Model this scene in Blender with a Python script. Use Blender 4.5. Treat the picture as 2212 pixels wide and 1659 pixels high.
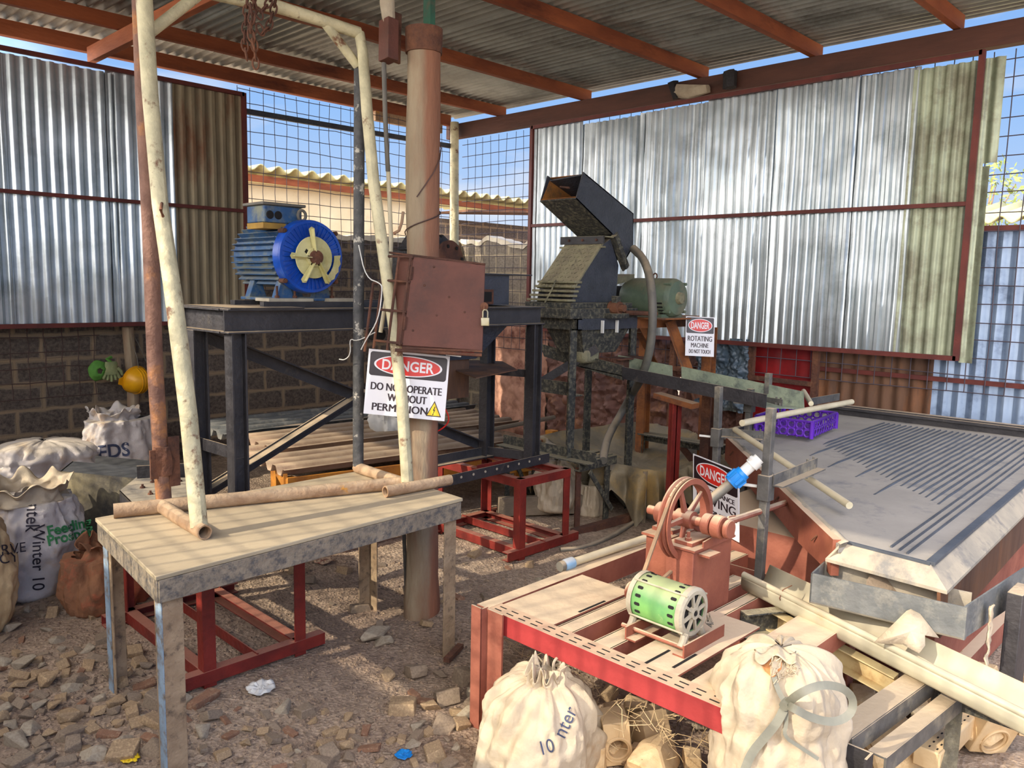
import bpy, bmesh, math, random
from mathutils import Vector, Matrix, noise
from mathutils.bvhtree import BVHTree
import numpy as np
V=Vector; R=random.Random(7)
for o in list(bpy.data.objects): bpy.data.objects.remove(o)
scn=bpy.context.scene
COL=scn.collection
# ------------------------------------------------------------ camera (2212 x 1659 frame)
W_,H_=2212,1659; CX,CY=W_/2,H_/2
V1=(-670,580.); V2=(2830,650.)
FPX=math.sqrt(-((V1[0]-CX)*(V2[0]-CX)+(V1[1]-CY)*(V2[1]-CY)))
def _d(x,y): return V((x-CX,-(y-CY),-FPX))
_X=_d(*V2).normalized(); _Y=_d(*V1).normalized(); _Z=_X.cross(_Y)
MC=Matrix((_X,_Y,_Z)); CAMH=1.7; CAM=V((0,0,CAMH))
cd=bpy.data.cameras.new('camera'); cam=bpy.data.objects.new('camera',cd); COL.objects.link(cam)
cd.sensor_fit='HORIZONTAL'; cd.sensor_width=36; cd.lens=FPX/W_*36; cd.clip_start=.05; cd.clip_end=300
cam.matrix_world=Matrix.Translation(CAM)@MC.to_4x4()
scn.camera=cam
def ray(x,y): return MC@_d(x,y)
def Pz(x,y,z=0.): r=ray(x,y); return CAM+r*((z-CAMH)/r.z)
def Px(x,y,v): r=ray(x,y); return CAM+r*(v/r.x)
def Py(x,y,v): r=ray(x,y); return CAM+r*(v/r.y)
def Pd(x,y,d): r=ray(x,y); return CAM+r*(d/FPX)
# ------------------------------------------------------------ colour management, world, sun
vs=scn.view_settings; vs.view_transform='Standard'; vs.look='None'; vs.gamma=1; vs.exposure=0.06; vs.use_curve_mapping=False
def lin(c):
    return tuple(((x/255)/12.92 if x/255<=.04045 else ((x/255+.055)/1.055)**2.4) for x in c)+(1,)
SUN_AZ=math.radians(-13); SUN_EL=math.radians(32.5)
sdir=V((math.cos(SUN_AZ)*math.cos(SUN_EL),math.sin(SUN_AZ)*math.cos(SUN_EL),-math.sin(SUN_EL)))
wd=bpy.data.worlds.new('sky'); scn.world=wd; wd.use_nodes=True
nt=wd.node_tree; nt.nodes.clear()
def N(nt,t,**k):
    n=nt.nodes.new(t)
    for a,b in k.items(): setattr(n,a,b)
    return n
tc=N(nt,'ShaderNodeTexCoord'); sp=N(nt,'ShaderNodeSeparateXYZ'); nt.links.new(tc.outputs['Generated'],sp.inputs[0])
rp=N(nt,'ShaderNodeValToRGB'); cr=rp.color_ramp
cr.elements[0].position=0; cr.elements[0].color=lin((205,196,184))
cr.elements[1].position=1; cr.elements[1].color=lin((92,140,222))
for p,c in ((.49,(205,205,205)),(.505,(205,222,246)),(.60,(150,192,246)),(.70,(118,168,240))):
    e=cr.elements.new(p); e.color=lin(c)
mp=N(nt,'ShaderNodeMapRange'); mp.inputs[1].default_value=-1; mp.inputs[2].default_value=1
nt.links.new(sp.outputs[2],mp.inputs[0]); nt.links.new(mp.outputs[0],rp.inputs[0])
# wispy clouds
cn=N(nt,'ShaderNodeTexNoise'); cn.inputs['Scale'].default_value=5; cn.inputs['Detail'].default_value=7
mpg=N(nt,'ShaderNodeMapping'); mpg.inputs['Scale'].default_value=(1,1,3); nt.links.new(tc.outputs['Generated'],mpg.inputs[0]); nt.links.new(mpg.outputs[0],cn.inputs['Vector'])
cm=N(nt,'ShaderNodeMapRange'); cm.inputs[1].default_value=.54; cm.inputs[2].default_value=.78; cm.inputs[4].default_value=.8
nt.links.new(cn.outputs['Fac'],cm.inputs[0])
mx=N(nt,'ShaderNodeMixRGB'); mx.inputs[2].default_value=lin((240,240,244))
nt.links.new(cm.outputs[0],mx.inputs[0]); nt.links.new(rp.outputs[0],mx.inputs[1])
# sky brightened on the sun side, stronger than a real sky, added as fill
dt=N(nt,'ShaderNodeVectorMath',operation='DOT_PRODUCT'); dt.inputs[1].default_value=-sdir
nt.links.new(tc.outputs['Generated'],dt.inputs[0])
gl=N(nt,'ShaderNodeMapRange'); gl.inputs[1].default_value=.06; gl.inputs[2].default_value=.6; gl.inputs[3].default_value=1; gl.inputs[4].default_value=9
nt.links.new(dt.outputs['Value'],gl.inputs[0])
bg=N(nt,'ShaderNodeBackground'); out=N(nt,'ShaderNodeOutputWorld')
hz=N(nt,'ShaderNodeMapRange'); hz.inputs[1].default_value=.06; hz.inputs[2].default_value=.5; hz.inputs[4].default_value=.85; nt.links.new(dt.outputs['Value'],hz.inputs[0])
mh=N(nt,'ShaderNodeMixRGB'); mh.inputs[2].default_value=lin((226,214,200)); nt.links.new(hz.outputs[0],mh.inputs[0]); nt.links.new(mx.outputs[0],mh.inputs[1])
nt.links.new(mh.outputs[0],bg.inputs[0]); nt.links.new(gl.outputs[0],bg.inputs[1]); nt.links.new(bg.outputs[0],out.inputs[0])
sl=bpy.data.lights.new('sun','SUN'); sl.energy=4.7; sl.color=(1,.87,.69); sl.angle=math.radians(.55)
so=bpy.data.objects.new('sun',sl); COL.objects.link(so); so.rotation_euler=sdir.to_track_quat('-Z','Y').to_euler(); so.location=(-3,2,6)
# ------------------------------------------------------------ materials
MATS={}
DUST=(196,176,146)
def mat(name,c1,c2=None,c3=None,sc=6.,sc3=3.,th=.55,rough=.8,metal=0.,bump=.15,bsc=40.,dust=0.,stretch=(1,1,1),alpha=None,dustc=DUST,soft=.08):
    if name in MATS: return MATS[name]
    m=bpy.data.materials.new(name); m.use_nodes=True; nt=m.node_tree; nt.nodes.clear(); L=nt.links.new
    bs=N(nt,'ShaderNodeBsdfPrincipled'); ou=N(nt,'ShaderNodeOutputMaterial'); L(bs.outputs[0],ou.inputs[0])
    tc=N(nt,'ShaderNodeTexCoord'); mg=N(nt,'ShaderNodeMapping'); mg.inputs['Scale'].default_value=stretch; L(tc.outputs['Object'],mg.inputs[0])
    c2=c2 or tuple(x*.8 for x in c1)
    n1=N(nt,'ShaderNodeTexNoise'); n1.inputs['Scale'].default_value=sc; n1.inputs['Detail'].default_value=8; n1.inputs['Roughness'].default_value=.6; L(mg.outputs[0],n1.inputs['Vector'])
    r=N(nt,'ShaderNodeMapRange'); r.inputs[1].default_value=.36; r.inputs[2].default_value=.64; L(n1.outputs['Fac'],r.inputs[0])
    mx=N(nt,'ShaderNodeMixRGB'); mx.inputs[1].default_value=lin(c1); mx.inputs[2].default_value=lin(c2); L(r.outputs[0],mx.inputs[0]); c=mx.outputs[0]
    if c3:
        n2=N(nt,'ShaderNodeTexNoise'); n2.inputs['Scale'].default_value=sc3; n2.inputs['Detail'].default_value=9; n2.inputs['Roughness'].default_value=.7; L(mg.outputs[0],n2.inputs['Vector'])
        r2=N(nt,'ShaderNodeMapRange'); r2.inputs[1].default_value=th-soft; r2.inputs[2].default_value=th+soft; L(n2.outputs['Fac'],r2.inputs[0])
        m2=N(nt,'ShaderNodeMixRGB'); m2.inputs[2].default_value=lin(c3); L(r2.outputs[0],m2.inputs[0]); L(c,m2.inputs[1]); c=m2.outputs[0]
    if dust:
        g=N(nt,'ShaderNodeNewGeometry'); s=N(nt,'ShaderNodeSeparateXYZ'); L(g.outputs['Normal'],s.inputs[0])
        n3=N(nt,'ShaderNodeTexNoise'); n3.inputs['Scale'].default_value=9; n3.inputs['Detail'].default_value=6; L(tc.outputs['Object'],n3.inputs['Vector'])
        ad=N(nt,'ShaderNodeMath',operation='MULTIPLY_ADD'); ad.inputs[1].default_value=.9; L(n3.outputs['Fac'],ad.inputs[0]); L(s.outputs[2],ad.inputs[2])
        r3=N(nt,'ShaderNodeMapRange'); r3.inputs[1].default_value=.75; r3.inputs[2].default_value=1.35; r3.inputs[4].default_value=dust; L(ad.outputs[0],r3.inputs[0])
        m3=N(nt,'ShaderNodeMixRGB'); m3.inputs[2].default_value=lin(dustc); L(r3.outputs[0],m3.inputs[0]); L(c,m3.inputs[1]); c=m3.outputs[0]
    L(c,bs.inputs['Base Color']); bs.inputs['Roughness'].default_value=rough; bs.inputs['Metallic'].default_value=metal
    if bump:
        n4=N(nt,'ShaderNodeTexNoise'); n4.inputs['Scale'].default_value=bsc; n4.inputs['Detail'].default_value=6; L(mg.outputs[0],n4.inputs['Vector'])
        b=N(nt,'ShaderNodeBump'); b.inputs['Strength'].default_value=bump; b.inputs['Distance'].default_value=.02; L(n4.outputs['Fac'],b.inputs['Height']); L(b.outputs[0],bs.inputs['Normal'])
    MATS[name]=m; return m
def flat(name,c,rough=.5): return mat(name,c,c,rough=rough,bump=0)
zinc=mat('galvanised_steel',(198,206,210),(172,182,186),(150,158,160),sc=3,sc3=2,th=.62,rough=.32,metal=.75,bump=.12,bsc=5)
zincold=mat('weathered_zinc_green',(168,176,150),(140,146,124),(120,118,98),sc=4,th=.55,rough=.5,metal=.35,bump=.3,bsc=12)
zincrust=mat('rust_streaked_zinc',(150,138,112),(120,108,86),(116,74,48),sc=3,sc3=2.2,th=.56,rough=.6,metal=.2,bump=.25,bsc=10,stretch=(1,1,.35))
roofm=mat('roof_iron_underside',(176,182,176),(148,152,146),(118,120,114),sc=2,sc3=1.2,th=.58,rough=.42,metal=.35,bump=.1,bsc=20)
bluezinc=mat('blue_grey_iron',(150,170,196),(120,140,168),(90,104,126),sc=3,th=.6,rough=.45,metal=.3,bump=.2,bsc=10)
rustiron=mat('rusted_brown_iron',(112,82,62),(78,56,44),(138,92,60),sc=4,sc3=3,th=.58,rough=.85,bump=.3,bsc=20,stretch=(1,1,.3))
redsheet=mat('red_painted_sheet',(150,30,34),(120,24,28),(96,34,30),sc=5,th=.63,rough=.4,bump=.3,bsc=8)
oxide=mat('red_oxide_paint',(104,44,36),(82,34,30),rough=.6,bump=.15)
timber=mat('reddish_roof_timber',(160,88,50),(122,62,34),(90,42,22),sc=5,sc3=4,th=.62,rough=.75,bump=.2,bsc=50,stretch=(.25,1,1))
timbery=mat('reddish_roof_timber_cross',(172,96,54),(134,70,38),(96,50,28),sc=5,sc3=4,th=.62,rough=.75,bump=.2,bsc=50,stretch=(1,.25,1))
beamm=mat('dark_brown_beam',(94,58,46),(72,46,38),sc=6,rough=.75,bump=.2,stretch=(1,.2,1))
wirem=mat('rusty_wire',(88,66,60),(70,54,52),rough=.8,bump=0)
polem=mat('weathered_pole_wood',(166,150,124),(134,118,96),(134,98,74),sc=4,sc3=2.6,th=.53,soft=.10,rough=.85,bump=.6,bsc=25,stretch=(1,1,.25))
rustc=mat('thick_rust',(96,62,48),(68,46,38),(124,82,58),sc=9,rough=.9,bump=.6,bsc=40)
cream=mat('cream_flaking_pipe',(214,206,168),(178,172,140),(120,84,60),sc=10,sc3=9,th=.61,soft=.04,rough=.6,bump=.4,bsc=30)
brownp=mat('brown_rusty_pipe',(138,104,88),(108,78,66),(176,120,70),sc=8,sc3=6,th=.6,rough=.8,bump=.4,bsc=50)
darkp=mat('dark_flaking_pipe',(92,92,92),(64,66,68),(188,184,172),sc=14,sc3=16,th=.6,soft=.03,rough=.7,bump=.4)
dustyp=mat('dusty_tan_pipe',(186,158,126),(150,118,88),(200,140,50),sc=8,sc3=6,th=.66,soft=.03,rough=.85,bump=.4,dust=.5)
tabletop=mat('worn_table_board',(186,172,142),(160,148,122),(128,116,98),sc=5,sc3=4,th=.64,rough=.8,bump=.15,stretch=(.4,1,1),dust=.35)
tableap=mat('spattered_table_apron',(152,140,120),(128,118,102),(88,86,84),sc=10,sc3=34,th=.54,rough=.75,bump=.35,bsc=60)
tableleg=mat('spattered_table_leg',(172,150,120),(140,118,92),(96,82,68),sc=8,sc3=24,th=.6,rough=.75,bump=.3,bsc=60)
redst=mat('dark_red_steel',(138,44,34),(108,34,28),(90,32,28),sc=7,th=.62,rough=.55,bump=.2,dust=.75,dustc=(178,126,104))
blackst=mat('black_steel',(60,58,60),(44,43,46),(88,82,74),sc=8,sc3=10,th=.66,rough=.5,bump=.25,dust=.85)
mudst=mat('mud_spattered_steel',(62,62,58),(44,46,46),(122,118,98),sc=8,sc3=34,th=.57,soft=.10,rough=.7,bump=.5,bsc=50,dust=.8,dustc=(160,150,122))
navy=mat('navy_painted_steel',(62,66,76),(48,52,60),(78,78,76),sc=9,th=.66,rough=.45,bump=.35,bsc=60,dust=.5)
crush=mat('slurry_crusted_plate',(150,145,114),(122,118,94),(84,82,70),sc=10,sc3=12,th=.6,rough=.9,bump=.5,bsc=60,dust=.3)
rustyfr=mat('orange_brown_steel',(150,92,46),(112,66,38),(84,56,44),sc=6,th=.56,rough=.75,bump=.3,dust=.5)
blue=mat('bright_blue_enamel',(20,84,190),(14,64,158),(70,120,180),sc=6,sc3=8,th=.7,rough=.32,bump=.08)
bluedirty=mat('dusty_blue_casting',(52,96,140),(34,74,120),(120,126,110),sc=8,sc3=7,th=.56,rough=.6,bump=.2,dust=.6,dustc=(150,150,130))
fanm=mat('yellowed_plastic',(216,210,156),(190,184,120),(176,150,84),sc=9,th=.62,rough=.5,bump=.05)
greenm=mat('dull_green_motor_paint',(104,122,100),(84,100,84),(126,120,96),sc=7,th=.58,rough=.55,bump=.15,dust=.55,dustc=(150,140,112))
greenb=mat('bright_green_motor_paint',(120,176,96),(84,140,92),(200,200,160),sc=5,sc3=7,th=.62,rough=.5,bump=.05,dust=.5)
alu=mat('dusty_cast_aluminium',(186,178,156),(156,148,130),rough=.6,bump=.25,dust=.3)
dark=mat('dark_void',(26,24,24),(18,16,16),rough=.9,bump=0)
boxm=mat('red_brown_box_paint',(104,62,50),(86,52,42),(76,50,42),sc=6,sc3=5,th=.6,rough=.7,bump=.15,bsc=90)
brass=mat('worn_brass',(200,196,170),(170,160,120),rough=.35,metal=.6,bump=0)
pinkred=mat('sun_faded_red_steel',(172,60,60),(150,50,50),(150,40,50),sc=4,th=.66,rough=.55,bump=.1,dust=.85,dustc=(204,182,152))
bedm=mat('dusty_oxide_steel',(158,96,76),(134,76,60),(120,62,46),sc=6,th=.6,rough=.75,bump=.15,dust=.95,dustc=(206,186,156))
pedm=mat('red_oxide_pedestal',(150,88,66),(128,70,54),rough=.7,bump=.15,bsc=80,dust=.85,dustc=(206,182,152))
pvc=mat('dusty_white_pvc',(180,175,152),(164,158,134),(190,160,100),sc=4,sc3=6,th=.68,rough=.45,bump=.05,dust=.4)
cpvc=mat('cream_pvc_pipe',(218,208,176),(196,186,156),rough=.5,bump=.05,dust=.4)
deckm=mat('grey_slurry_deck',(164,158,148),(150,145,136),(122,122,122),sc=3,sc3=5,th=.62,rough=.85,bump=.1,bsc=60)
decklip=mat('dusty_deck_lip',(180,168,146),(156,148,132),(120,118,114),sc=6,sc3=7,th=.6,rough=.85,bump=.15)
greysq=mat('grey_black_tube',(98,96,92),(74,74,72),(150,142,122),sc=14,th=.6,rough=.6,bump=.2,dust=.8)
purple=mat('purple_plastic',(104,44,190),(86,32,160),rough=.4,bump=0,dust=.3,dustc=(150,120,180))
greytr=mat('grey_trough_steel',(110,112,110),(90,94,94),(140,138,128),sc=8,sc3=9,th=.58,rough=.7,bump=.2,bsc=60)
sackw=mat('woven_white_sack',(206,200,196),(186,180,178),(190,160,124),sc=5,sc3=4,th=.62,rough=.9,bump=.15,bsc=90,dust=.45,dustc=(214,200,170))
sackc=mat('dusty_cream_sack',(196,182,158),(178,162,136),(176,146,110),sc=5,sc3=3,th=.64,rough=.9,bump=.18,bsc=70,dust=.4,dustc=(204,188,156))
sackt=mat('tan_sack',(206,182,140),(184,158,116),rough=.9,bump=.15,bsc=90,dust=.3)
ragm=mat('stained_orange_cloth',(150,104,72),(120,84,60),(176,88,58),sc=5,sc3=4,th=.55,rough=.9,bump=.4)
tarpm=mat('muddy_tarpaulin',(142,130,104),(104,96,80),(166,140,90),sc=5,sc3=3.5,th=.56,rough=.6,bump=.5,bsc=14,dust=.35,dustc=(150,138,114))
tarpb=mat('blue_grey_plastic_sheeting',(84,100,112),(62,76,88),(108,112,104),sc=5,th=.6,rough=.4,bump=.5,bsc=12)
blockm_y=mat('yellow_painted_board',(206,140,50),(184,118,44),(150,92,44),sc=6,th=.6,rough=.7,bump=.2)
sheetd=mat('dusty_corrugated_sheet',(172,146,120),(146,120,100),(120,92,78),sc=4,sc3=5,th=.6,rough=.7,metal=.1,bump=.15,dust=.6)
crumple=mat('crumpled_brown_sheet',(132,94,82),(104,72,64),(164,116,82),sc=5,sc3=3,th=.6,rough=.6,bump=.4,bsc=9)
ochre=mat('ochre_brick',(180,154,120),(154,130,100),(206,180,140),sc=8,sc3=6,th=.58,rough=.95,bump=.4,bsc=50)
greyst=mat('grey_brown_stone',(160,142,120),(132,116,98),rough=.95,bump=.4,bsc=50)
reddish=mat('reddish_brick',(156,116,90),(132,98,76),(180,150,120),sc=7,th=.6,rough=.95,bump=.4)
palest=mat('pale_stone',(178,166,144),(156,142,122),rough=.95,bump=.35)
coal=mat('charcoal',(48,46,48),(34,32,34),rough=.9,bump=.5)
refr=mat('refractory_clay',(222,196,152),(204,172,126),(180,150,104),sc=5,th=.64,rough=.9,bump=.15,dust=.3)
hosem=mat('grey_hose',(112,108,98),(92,90,84),rough=.6,bump=.1,dust=.6)
clampb=mat('bright_blue_plastic',(30,140,220),(24,120,200),rough=.35,bump=0)
clampl=mat('dusty_pale_blue_plastic',(150,186,214),(120,160,196),rough=.4,bump=0,dust=.5)
signw=flat('sign_white',(232,232,236),.35); signb=flat('sign_black',(34,22,30),.35); signr=flat('sign_red',(214,44,36),.35); signi=flat('sign_ink',(48,34,42),.5); signy=flat('sign_yellow',(240,206,40),.4)
yelhat=mat('yellow_helmet_plastic',(240,176,20),(214,150,16),(150,110,40),sc=5,th=.7,rough=.4,bump=0)
greengl=mat('green_cloth',(92,150,60),(70,124,48),rough=.8,bump=.2); glovem=mat('green_grey_glove',(140,150,104),(112,124,84),(190,170,130),sc=8,th=.56,rough=.85,bump=.3)
inkg=flat('green_print',(58,130,80),.8); inkb=flat('dark_marker',(44,40,52),.8); inkn=flat('navy_print',(64,72,98),.8)
beige=mat('beige_plaster',(236,220,180),(220,200,158),(200,176,134),sc=1.5,sc3=1,th=.62,rough=.9,bump=.1)
yroof=mat('pale_green_roof_sheet',(196,192,140),(176,170,124),rough=.7,bump=.1)
leafm=mat('yellow_green_leaves',(150,160,84),(112,128,60),rough=.7,bump=0)
greenp=mat('green_painted_pipe',(46,92,70),(36,74,58),(110,80,60),sc=6,th=.62,rough=.6)
beltm=mat('tan_rubber_belt',(150,124,96),(120,98,78),rough=.8,bump=.1)
strapm=mat('grey_strap',(134,134,120),(116,116,104),rough=.6,bump=.1)
whitepl=mat('white_plastic',(228,228,222),(206,206,200),rough=.45,bump=0)
plankw=mat('grey_weathered_wood',(140,126,106),(112,100,84),rough=.9,bump=.3,stretch=(.3,1,1))
redgreen=mat('slurry_green_metal',(150,160,136),(120,132,116),(86,92,88),sc=9,sc3=10,th=.58,rough=.7,bump=.3,dust=.3,dustc=(160,162,136))
pilm=polem.copy(); pilm.name='weathered_pillar_wood'
def streak(m):
    nt=m.node_tree; L=nt.links.new; bs=[n for n in nt.nodes if n.type=='BSDF_PRINCIPLED'][0]; src=bs.inputs['Base Color'].links[0].from_socket
    tc=N(nt,'ShaderNodeTexCoord'); nn=N(nt,'ShaderNodeTexNoise'); nn.inputs['Scale'].default_value=7; nn.inputs['Detail'].default_value=7; mg=N(nt,'ShaderNodeMapping'); mg.inputs['Scale'].default_value=(1,1,.35); L(tc.outputs['Object'],mg.inputs[0]); L(mg.outputs[0],nn.inputs['Vector'])
    d=N(nt,'ShaderNodeVectorMath',operation='DOT_PRODUCT'); d.inputs[1].default_value=(.7,-.7,.012); L(tc.outputs['Object'],d.inputs[0])
    a=N(nt,'ShaderNodeMath',operation='MULTIPLY_ADD'); a.inputs[1].default_value=.09; L(nn.outputs['Fac'],a.inputs[0]); L(d.outputs['Value'],a.inputs[2])
    r=N(nt,'ShaderNodeMapRange'); r.inputs[1].default_value=.075; r.inputs[2].default_value=.10; r.inputs[4].default_value=.8; L(a.outputs[0],r.inputs[0])
    x=N(nt,'ShaderNodeMixRGB'); x.inputs[2].default_value=lin((140,90,66)); L(r.outputs[0],x.inputs[0]); L(src,x.inputs[1]); L(x.outputs[0],bs.inputs['Base Color'])
streak(pilm)
# dirt and block wall get their own node trees
def dirt():
    m=bpy.data.materials.new('dry_dirt'); m.use_nodes=True; nt=m.node_tree; L=nt.links.new
    bs=nt.nodes['Principled BSDF']; bs.inputs['Roughness'].default_value=.97
    tc=N(nt,'ShaderNodeTexCoord')
    def nz(s,d=8):
        n=N(nt,'ShaderNodeTexNoise'); n.inputs['Scale'].default_value=s; n.inputs['Detail'].default_value=d; n.inputs['Roughness'].default_value=.65; L(tc.outputs['Object'],n.inputs['Vector']); return n
    a=nz(1.1); b=nz(14); c=nz(90)
    r=N(nt,'ShaderNodeValToRGB'); e=r.color_ramp.elements; e[0].position=.3; e[0].color=lin((138,114,95)); e[1].position=.7; e[1].color=lin((200,174,142)); L(a.outputs['Fac'],r.inputs[0])
    m2=N(nt,'ShaderNodeMixRGB'); m2.inputs[2].default_value=lin((112,90,72)); r2=N(nt,'ShaderNodeMapRange'); r2.inputs[1].default_value=.5; r2.inputs[2].default_value=.7; r2.inputs[4].default_value=.6; L(b.outputs['Fac'],r2.inputs[0]); L(r2.outputs[0],m2.inputs[0]); L(r.outputs[0],m2.inputs[1])
    vo=N(nt,'ShaderNodeTexVoronoi'); vo.inputs['Scale'].default_value=60; L(tc.outputs['Object'],vo.inputs['Vector'])
    m3=N(nt,'ShaderNodeMixRGB',blend_type='OVERLAY'); m3.inputs[0].default_value=.3; L(m2.outputs[0],m3.inputs[1]); vb=N(nt,'ShaderNodeRGBToBW'); L(vo.outputs['Color'],vb.inputs[0]); L(vb.outputs[0],m3.inputs[2])
    hs=N(nt,'ShaderNodeHueSaturation'); hs.inputs['Saturation'].default_value=.86; L(m3.outputs[0],hs.inputs['Color']); L(hs.outputs[0],bs.inputs['Base Color'])
    ad=N(nt,'ShaderNodeMath',operation='ADD'); L(c.outputs['Fac'],ad.inputs[0]); L(vo.outputs['Distance'],ad.inputs[1])
    bp=N(nt,'ShaderNodeBump'); bp.inputs['Strength'].default_value=.7; bp.inputs['Distance'].default_value=.02; L(ad.outputs[0],bp.inputs['Height']); L(bp.outputs[0],bs.inputs['Normal'])
    return m
dirtm=dirt()
def blockwall(name,swap,c_mortar,c_a,c_b,c_edge):
    m=bpy.data.materials.new(name); m.use_nodes=True; nt=m.node_tree; L=nt.links.new
    bs=nt.nodes['Principled BSDF']; bs.inputs['Roughness'].default_value=.95
    tc=N(nt,'ShaderNodeTexCoord'); s=N(nt,'ShaderNodeSeparateXYZ'); L(tc.outputs['Object'],s.inputs[0]); cb=N(nt,'ShaderNodeCombineXYZ')
    L(s.outputs[1 if swap else 0],cb.inputs[0]); L(s.outputs[2],cb.inputs[1])
    nn=N(nt,'ShaderNodeTexNoise'); nn.inputs['Scale'].default_value=9; nn.inputs['Detail'].default_value=5; L(cb.outputs[0],nn.inputs['Vector'])
    va=N(nt,'ShaderNodeVectorMath',operation='MULTIPLY_ADD'); va.inputs[1].default_value=(.03,.03,0); L(nn.outputs['Color'],va.inputs[0]); L(cb.outputs[0],va.inputs[2])
    def br(ms,sm):
        b=N(nt,'ShaderNodeTexBrick'); b.inputs['Scale'].default_value=1; b.inputs['Brick Width'].default_value=.40; b.inputs['Row Height'].default_value=.205; b.inputs['Mortar Size'].default_value=ms; b.inputs['Mortar Smooth'].default_value=sm; b.inputs['Color1'].default_value=(0,0,0,1); b.inputs['Color2'].default_value=(1,1,1,1); L(va.outputs[0],b.inputs['Vector']); return b
    thin=br(.011,.2); wide=br(.04,1.)
    n1=N(nt,'ShaderNodeTexNoise'); n1.inputs['Scale'].default_value=38; n1.inputs['Detail'].default_value=8; n1.inputs['Roughness'].default_value=.75; L(tc.outputs['Object'],n1.inputs['Vector'])
    n2=N(nt,'ShaderNodeTexNoise'); n2.inputs['Scale'].default_value=3; n2.inputs['Detail'].default_value=8; L(tc.outputs['Object'],n2.inputs['Vector'])
    r=N(nt,'ShaderNodeMapRange'); r.inputs[1].default_value=.4; r.inputs[2].default_value=.6; L(n1.outputs['Fac'],r.inputs[0])
    mA=N(nt,'ShaderNodeMixRGB'); mA.inputs[1].default_value=lin(c_a); mA.inputs[2].default_value=lin(c_b); L(r.outputs[0],mA.inputs[0])
    # margin
    mu=N(nt,'ShaderNodeMath',operation='MULTIPLY_ADD'); mu.inputs[1].default_value=1.6; L(n2.outputs['Fac'],mu.inputs[0]); mu.inputs[2].default_value=-.8
    ad=N(nt,'ShaderNodeMath',operation='ADD'); L(wide.outputs['Fac'],ad.inputs[0]); L(mu.outputs[0],ad.inputs[1])
    r2=N(nt,'ShaderNodeMapRange'); r2.inputs[1].default_value=.35; r2.inputs[2].default_value=.6; L(ad.outputs[0],r2.inputs[0])
    mB=N(nt,'ShaderNodeMixRGB'); mB.inputs[2].default_value=lin(c_edge); L(r2.outputs[0],mB.inputs[0]); L(mA.outputs[0],mB.inputs[1])
    mC=N(nt,'ShaderNodeMixRGB'); mC.inputs[2].default_value=lin(c_mortar); L(thin.outputs['Fac'],mC.inputs[0]); L(mB.outputs[0],mC.inputs[1])
    L(mC.outputs[0],bs.inputs['Base Color'])
    h=N(nt,'ShaderNodeMath',operation='MULTIPLY_ADD'); h.inputs[1].default_value=-.9; L(thin.outputs['Fac'],h.inputs[0]); L(n1.outputs['Fac'],h.inputs[2])
    bp=N(nt,'ShaderNodeBump'); bp.inputs['Strength'].default_value=.8; bp.inputs['Distance'].default_value=.03; L(h.outputs[0],bp.inputs['Height']); L(bp.outputs[0],bs.inputs['Normal'])
    return m
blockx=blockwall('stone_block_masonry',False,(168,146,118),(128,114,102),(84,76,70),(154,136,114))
blocky=blockwall('stone_block_masonry_side',True,(206,190,160),(168,156,140),(132,122,110),(176,162,140))
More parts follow.
